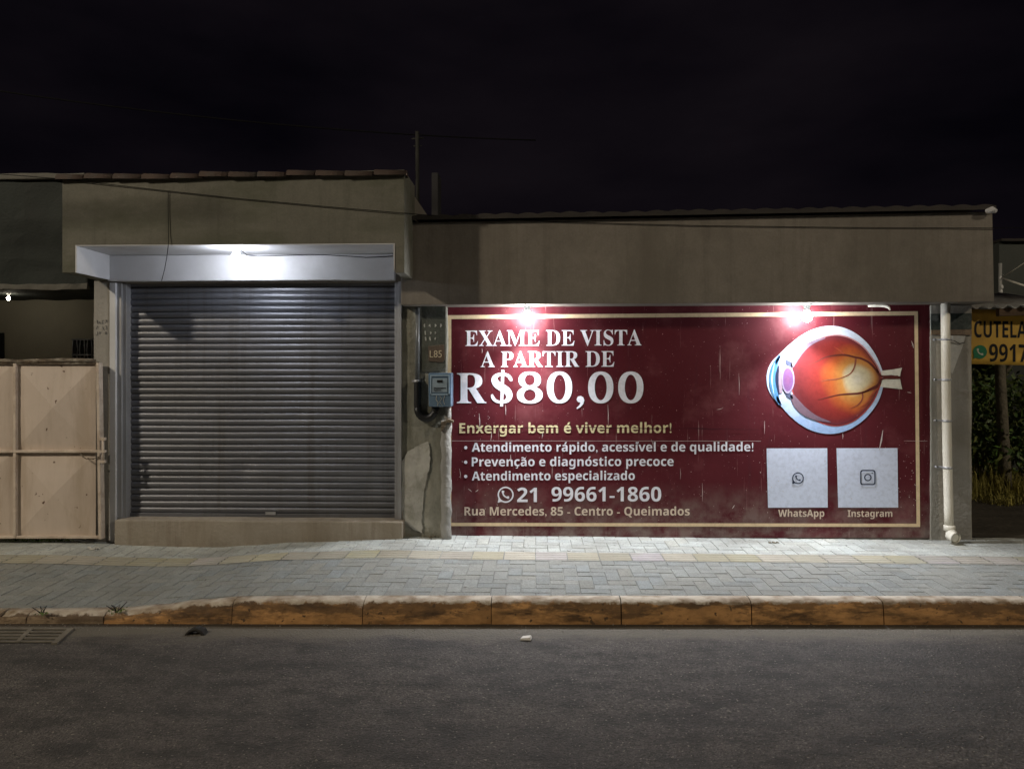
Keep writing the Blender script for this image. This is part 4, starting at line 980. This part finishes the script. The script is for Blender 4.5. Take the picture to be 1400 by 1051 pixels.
def leaves(name, root, blobs, count, size, material, parent, seed, tall=.8):
    rnd = random.Random(seed); m = MB(); m.lay = m.bm.faces.layers.float_color.new('FC')
    for _ in range(count):
        c, rad = rnd.choice(blobs); c = Vector(c)
        d = Vector((rnd.gauss(0, 1), rnd.gauss(0, 1), rnd.gauss(0, 1))).normalized() * (rnd.random() ** .45)
        p = c + Vector((d.x * rad[0], d.y * rad[1], d.z * rad[2]))
        if p.z < .12: continue
        s_ = size * rnd.uniform(.5, 1.3); n_ = Vector((rnd.gauss(0, 1), rnd.gauss(-.6, 1), rnd.gauss(.4, .8))).normalized(); a = n_.orthogonal().normalized()
        a.rotate(Matrix.Rotation(rnd.uniform(0, 6.28), 3, n_)); b = n_.cross(a)
        g = rnd.uniform(.4, 1.7); y_ = rnd.uniform(.8, 1.5)
        f = m.poly([p - a * s_, p - a * s_ * .1 + b * s_ * .38, p + a * s_, p - a * s_ * .1 - b * s_ * .38]); f[m.lay] = (g * y_, g, g * rnd.uniform(.5, 1), 1)
    return build_cols(m, name, material, parent)
def stems(parent, root, tips, r0, material=None, name='stem'):
    m = MB()
    for tp in tips:
        a = Vector(root); b = Vector(tp); mid = a * .5 + b * .5 + Vector((random.uniform(-.06, .06), random.uniform(-.06, .06), .05)); m.tube([a, mid, b], [r0, r0 * .7, r0 * .25], 6)
    return m.build(name, material or M['bark'], parent)
# bushes of the lot, each with its own stems and foliage
for k, (px_, Y_, w_, h_, lab) in enumerate(((1336, 9.6, .55, 1.35, 'leafy dark bush close behind the end pillar, left of the trunk'), (1372, 10.2, .6, 1.55, 'tall dark bush around the foot of the pale trunk'), (1408, 9.7, .6, 1.4, 'dark bush cut by the right edge of the picture'), (1450, 10.4, .7, 1.7, 'tall bush beyond the right edge of the picture'))):
    x = X(px_, Y_); t = thing('bush', (x, Y_, .15), lab, 'bush', 'bushes of the overgrown lot')
    bl = [((x + random.uniform(-.3, .3) * w_, Y_ + random.uniform(-.3, .3), .15 + h_ * q), (w_ * .6, .4, h_ * .22)) for q in (.3, .45, .6, .75, .85)]
    leaves('foliage', None, bl, 1500, .045, M['leaf'], t, 40 + k); stems(t, (x, Y_, .13), [b_[0] for b_ in bl], .018)
tr = thing('tree', (X(1368, 9.3), 9.3, .15), 'slender pale tree trunk rising behind the yellow banner out of the bushes', 'tree')
m = MB(); bx_ = X(1369, 9.3); m.tube([(bx_ + .05, 9.3, .1), (bx_ + .03, 9.3, .7), (bx_, 9.3, 1.3), (bx_ - .02, 9.3, 1.8), (bx_ - .01, 9.32, 2.1), (bx_ + .04, 9.35, 2.35)], [.075, .066, .06, .055, .05, .04], 10); m.tube([(bx_, 9.3, 1.55), (bx_ + .12, 9.28, 1.75), (bx_ + .22, 9.3, 2.05)], [.03, .024, .012], 8); m.build('trunk', M['bark'], tr)
leaves('crown', None, [((bx_ + .3, 9.5, 2.15), (.5, .4, .2)), ((bx_ - .1, 9.6, 2.1), (.4, .4, .18))], 500, .05, M['leaf'], tr, 77)
m = MB(); m.lay = m.bm.faces.layers.float_color.new('FC'); rnd = random.Random(5)
for _ in range(4200):
    x = rnd.uniform(X(1318, 9), X(1318, 9) + 2.2); y = rnd.uniform(8.5, 9.9) + .2 * noise.noise(Vector((x * 3, 0, 0))); h = rnd.uniform(.08, .42) * (1.0 if y > 8.9 else .5) * (.5 + abs(noise.noise(Vector((x * 2.2, y * 2.2, 9)))) * 1.5); a = rnd.uniform(0, 6.28); l_ = rnd.uniform(.02, .2); g = rnd.uniform(.5, 1.6)
    p = Vector((x, y, .14)); d = Vector((math.cos(a), math.sin(a), 0)); s_ = Vector((-d.y, d.x, 0)) * .005
    v = [m.bm.verts.new(p - s_), m.bm.verts.new(p + s_), m.bm.verts.new(p + d * l_ * .4 + Vector((0, 0, h * .7)) + s_ * .7), m.bm.verts.new(p + d * l_ + Vector((0, 0, h))), m.bm.verts.new(p + d * l_ * .4 + Vector((0, 0, h * .7)) - s_ * .7)]
    m.face(v)[m.lay] = (g, g, g * .7, 1)
o = build_cols(m, 'grass', M['grass']); tag(o, 'rough dry grass lit at the edge of the dark lot', 'grass', kind='stuff')

# small weeds
def weed(c, w_, h_, n_, lab, seed, grp='weeds in the paving joints'):
    t = thing('weed', c, lab, 'weed', grp); c = Vector(c)
    bl = [((c.x + w_ * (q - .5) * 1.6, c.y - .01, c.z + h_ * (.35 + .25 * math.sin(q * 9))), (w_ * .35, .03, h_ * .5)) for q in (0, .25, .5, .75, 1)]
    rnd = random.Random(seed); m = MB(); m.lay = m.bm.faces.layers.float_color.new('FC')
    for _ in range(n_):
        b_, r_ = rnd.choice(bl); p = Vector((b_[0] + rnd.gauss(0, .5) * r_[0], b_[1] + rnd.gauss(0, .6) * r_[1], max(c.z + .004, b_[2] + rnd.gauss(0, .5) * r_[2]))); s_ = rnd.uniform(.005, .012)
        a = Vector((rnd.gauss(0, 1), rnd.gauss(0, .6), rnd.gauss(.3, 1))).normalized(); b = a.orthogonal().normalized(); g = rnd.uniform(.6, 1.8)
        m.poly([p - a * s_, p + b * s_ * .4, p + a * s_, p - b * s_ * .4])[m.lay] = (g * 1.1, g, g * .7, 1)
    build_cols(m, 'leaves', M['leaf'], t); stems(t, c, [b_[0] for b_ in bl], .003, M['leaf'])
weed(gr(22, 739, .135), .09, .07, 130, 'tuft of weeds under the gate below its upright bar', 1); weed(gr(52, 740, .135), .14, .045, 150, 'low strip of weeds under the middle of the gate panel', 2); weed(gr(84, 739.5, .135), .10, .035, 80, 'sparse weeds near the right end of the gate', 6)
weed(gr(1281, 735, .17), .08, .07, 110, 'small green weed at the foot of the drainpipe', 3); weed(gr(160, 836, .07), .045, .02, 40, 'weed growing in the kerb gap before the gate', 4); weed(gr(58, 839, .062), .035, .015, 30, 'weed in the kerb joint beside the drain grate', 5)

# ------------------------------------------------------------------ street bits
dg_ = thing('drain_grate', gr(40, 872, .004), 'iron drain grate with two rows of slots in the gutter', 'drain grate')
m = MB(); z_ = .006
def rect_g(mb, q, z0, z1): mb.prism([gr(x, y, 0) + Vector((0, 0, z1)) for x, y in q], [gr(x, y, 0) + Vector((0, 0, z0)) for x, y in q])
rect_g(m, [(-90, 880), (72, 879), (97, 862), (-75, 861)], -.01, .002); m.build('dark_plate', mat('drain_shade', (.004, .004, .004), var=0, bump=0), dg_)  # flat plate under the bars, the shade inside the drain painted as black
m = MB()
for y in (861, 865.3, 869.6, 873.8, 878.2): rect_g(m, [(-92, y + .55), (76 + (879 - y) * 1.25, y + .55), (77.5 + (879 - y) * 1.25, y - 1.1), (-90, y - 1.1)], 0, .010)
for x0 in (-42, 26): rect_g(m, [(x0 - 5, 879), (x0 + 1, 879), (x0 + 19, 861), (x0 + 13, 861)], 0, .0115)
rect_g(m, [(70, 881), (78, 881), (101, 860.5), (93, 860.5)], 0, .0115); m.build('bars', mat('grate_iron', (.14, .125, .10), rough=.7, var=.3, scale=9), dg_)
p = gr(269, 866, 0); m = MB()

for k in range(5):
    t_ = k / 4; m.tube([(p.x - .06 + .012 * t_, p.y + .05 * t_ - .02, -.01), (p.x - .035, p.y + .05 * t_ - .02, .022), (p.x, p.y + .05 * t_ - .02, .033), (p.x + .035, p.y + .05 * t_ - .02, .022), (p.x + .06 - .01 * t_, p.y + .05 * t_ - .02, -.01)], .011, 6)
m.rough(.02, .004, 20); tag(m.build('rubber_scrap', M['stone']), 'curved black rubber scrap lying on the road near the gutter', 'rubber scrap')
p = gr(719, 874, 0); m = MB(); m.prism([(p.x - .035, p.y - .02, .004), (p.x + .03, p.y - .028, .006), (p.x + .038, p.y + .015, .012), (p.x - .02, p.y + .026, .008)], [(p.x - .032, p.y - .018, .014), (p.x + .024, p.y - .022, .02), (p.x + .03, p.y + .012, .024), (p.x - .018, p.y + .02, .016)]); tag(m.build('crumpled_paper', M['rubble']), 'scrap of white paper lying on the road below the banner', 'litter')
random.seed(21)
for px_, py_, w_, lab in ((538, 734.5, .07, 'dry leaf litter at the foot of the doorstep, right end'), (588, 735, .08, 'dark leaf litter below the plastered pipe'), (1057, 741, .05, 'small twig on the pavement below the left pale square'), (130, 749, .05, 'crumbling bit of mortar on the pavement before the gate corner')):
    p = gr(px_, py_, .18 if px_ > 500 else .13); z_ = zs(p.x, p.y) + .003; m = MB()
    for _ in range(7):
        cx, cy = p.x + random.gauss(0, w_ * .5), p.y + random.gauss(0, .015); a = random.uniform(0, 3.1); l_ = random.uniform(.01, .028); d = Vector((math.cos(a) * l_, math.sin(a) * l_ * .6, 0)); s_ = Vector((-d.y, d.x, 0)) * .4
        c = Vector((cx, cy, z_)); m.prism([c - d, c - s_, c + d, c + s_], [c - d * .8 + Vector((0, 0, .006)), c - s_ * .8 + Vector((0, 0, .01)), c + d * .8 + Vector((0, 0, .012)), c + s_ * .8 + Vector((0, 0, .007))])
    tag(m.build('litter', M['bark'] if px_ != 130 else M['patch']), lab, 'litter')

rnd = random.Random(9); m = MB()
for _ in range(900):
    x = rnd.uniform(-5, 5.5); d = abs(rnd.gauss(0, .09)) if rnd.random() < .5 else rnd.uniform(0, 2.6); y = yk(x) - .02 - d; r_ = rnd.uniform(.0015, .0045) * (1.5 if rnd.random() < .05 else 1)
    c = Vector((x, y, .002)); n = 5; a0 = rnd.uniform(0, 6); top = m.bm.verts.new(c + Vector((0, 0, r_ * 1.1)))
    ring = [m.bm.verts.new(c + Vector((math.cos(a0 + 1.2566 * k) * r_ * rnd.uniform(.8, 1.5), math.sin(a0 + 1.2566 * k) * r_, 0))) for k in range(n)]
    for k in range(n): m.face([ring[k], ring[(k + 1) % n], top])
tag(m.build('grit', mat('pale_grit', (.2, .185, .16), var=.6, scale=40)), 'loose grit scattered over the road and gathered along the kerb', 'grit', kind='stuff')

# ------------------------------------------------------------------ behind the roofs, and overhead lines
ms = thing('roof_mast', at(572, 300, 8.5), 'thin dark antenna mast standing behind the step between the two roofs', 'mast')
m = MB(); m.tube([at(571, 310, 8.5), at(570.5, 180, 8.5)], .022, 8); m.build('pole', M['darkslab'], ms)
m = MB(); m.tube([at(563, 190, 8.5), at(579, 189, 8.5)], .008, 6); m.tube([at(565, 200, 8.5), at(577, 199.5, 8.5)], .006, 6); m.build('antenna_bars', M['darkslab'], ms)
m = MB(); m.box(X(590, 9), X(599, 9), 9, 9.3, 2.4, Z(236, 9, 595)); m.bevel(.01); tag(m.build('concrete_stub', mat('night_concrete', (.035, .034, .036), var=.2)), 'dark unfinished concrete column rising behind the low roof beside the mast', 'column')
m = MB(); m.tube([at(a, b, Y) for a, b, Y in ((-200, 222, 5.985), (85, 245, 5.985), (200, 258, 5.99), (320, 271, 5.99), (440, 282, 5.99), (553, 291.7, 5.988), (566, 292.7, 6.385), (640, 298, 6.39), (780, 304, 6.39), (950, 308.5, 6.39), (1150, 311, 6.39), (1357, 312, 6.388), (1600, 310, 6.3))], .003, 6); tag(m.build('facade_cable', M['cable']), 'dark cable sagging across both facades just below the roof edges', 'cable')
for k, (p0, p1, sag, r_, lab) in enumerate((((-9, 5.2, 6.2), (11, 5.6, 4.1), .35, .012, 'faint overhead cable sloping down to the right, lowest of the night sky lines'), ((-10, 5.0, 6.1), (13, 5.0, 5.6), .5, .02, 'faint overhead cable crossing the top of the night sky'), ((-10, 4.9, 6.5), (13, 4.9, 5.9), .4, .014, 'thin overhead cable above the others near the top edge'), ((-9, 8, 5.25), (0, 9.5, 4.55), .2, .008, 'faint thin line dropping from the upper left sky toward the roof mast'))):
    p0, p1 = Vector(p0), Vector(p1); m = MB(); m.tube([p0 * (1 - t / 20) + p1 * (t / 20) - Vector((0, 0, sag * 4 * (t / 20) * (1 - t / 20))) for t in range(21)], r_, 6); tag(m.build('overhead_cable', M['cable']), lab, 'cable', 'overhead cables')
# cable strung along the street, out of the picture; it streaks the upper wall with shadow
for k, (za, zb2, r_, lab) in enumerate(((4.75, 4.55, .022, 'thick street cable strung above the pavement, lower of the two'), (5.2, 5.0, .016, 'thinner street cable strung above the pavement, upper of the two'))):
    m = MB(); m.tube([(-14 + i * .45, 4.0 + .02 * math.sin(i), za + (zb2 - za) * i / 24 - .1 * math.sin(math.pi * i / 24)) for i in range(21)], r_, 6); tag(m.build('street_cable', M['cable']), lab, 'cable', 'cables along the street')

def street_lamp(x, y, h, power, colr, lab, aim):
    t = thing('street_lamp', (x, y, 0), lab, 'street lamp', 'street lamps of the road')
    m = MB(); m.tube([(x, y - 1.6, -.1), (x, y - 1.6, h * .5), (x, y - 1.6, h + .1)], [.09, .075, .05], 12); m.build('pole', M['cap'], t)
    m = MB(); m.tube([(x, y - 1.6, h), (x, y - 1.0, h + .25), (x, y - .2, h + .22)], .03, 8); m.build('arm', M['cap'], t)
    m = MB(); m.box(x - .13, x + .13, y - .35, y + .3, h + .14, h + .26); m.bevel(.03); m.build('head', M['cap'], t)
    m = MB(); m.box(x - .1, x + .1, y - .25, y + .25, h + .125, h + .138); m.build('lens', emit('lamp_lens', colr, 30), t)
    ld = bpy.data.lights.new('lamp_light', 'POINT'); ld.energy = power; ld.color = colr; ld.shadow_soft_size = .3
    lo = bpy.data.objects.new('lamp_light', ld); col.objects.link(lo); lo.parent = t; lo.location = (0, 0, h + .0)
street_lamp(-12, -1.5, 9, STREET_W, (1, .87, .68), 'street lamp across the road to the left', None)
street_lamp(14, -2.5, 9, FAR_W, (1, .87, .68), 'street lamp across the road to the right', None)
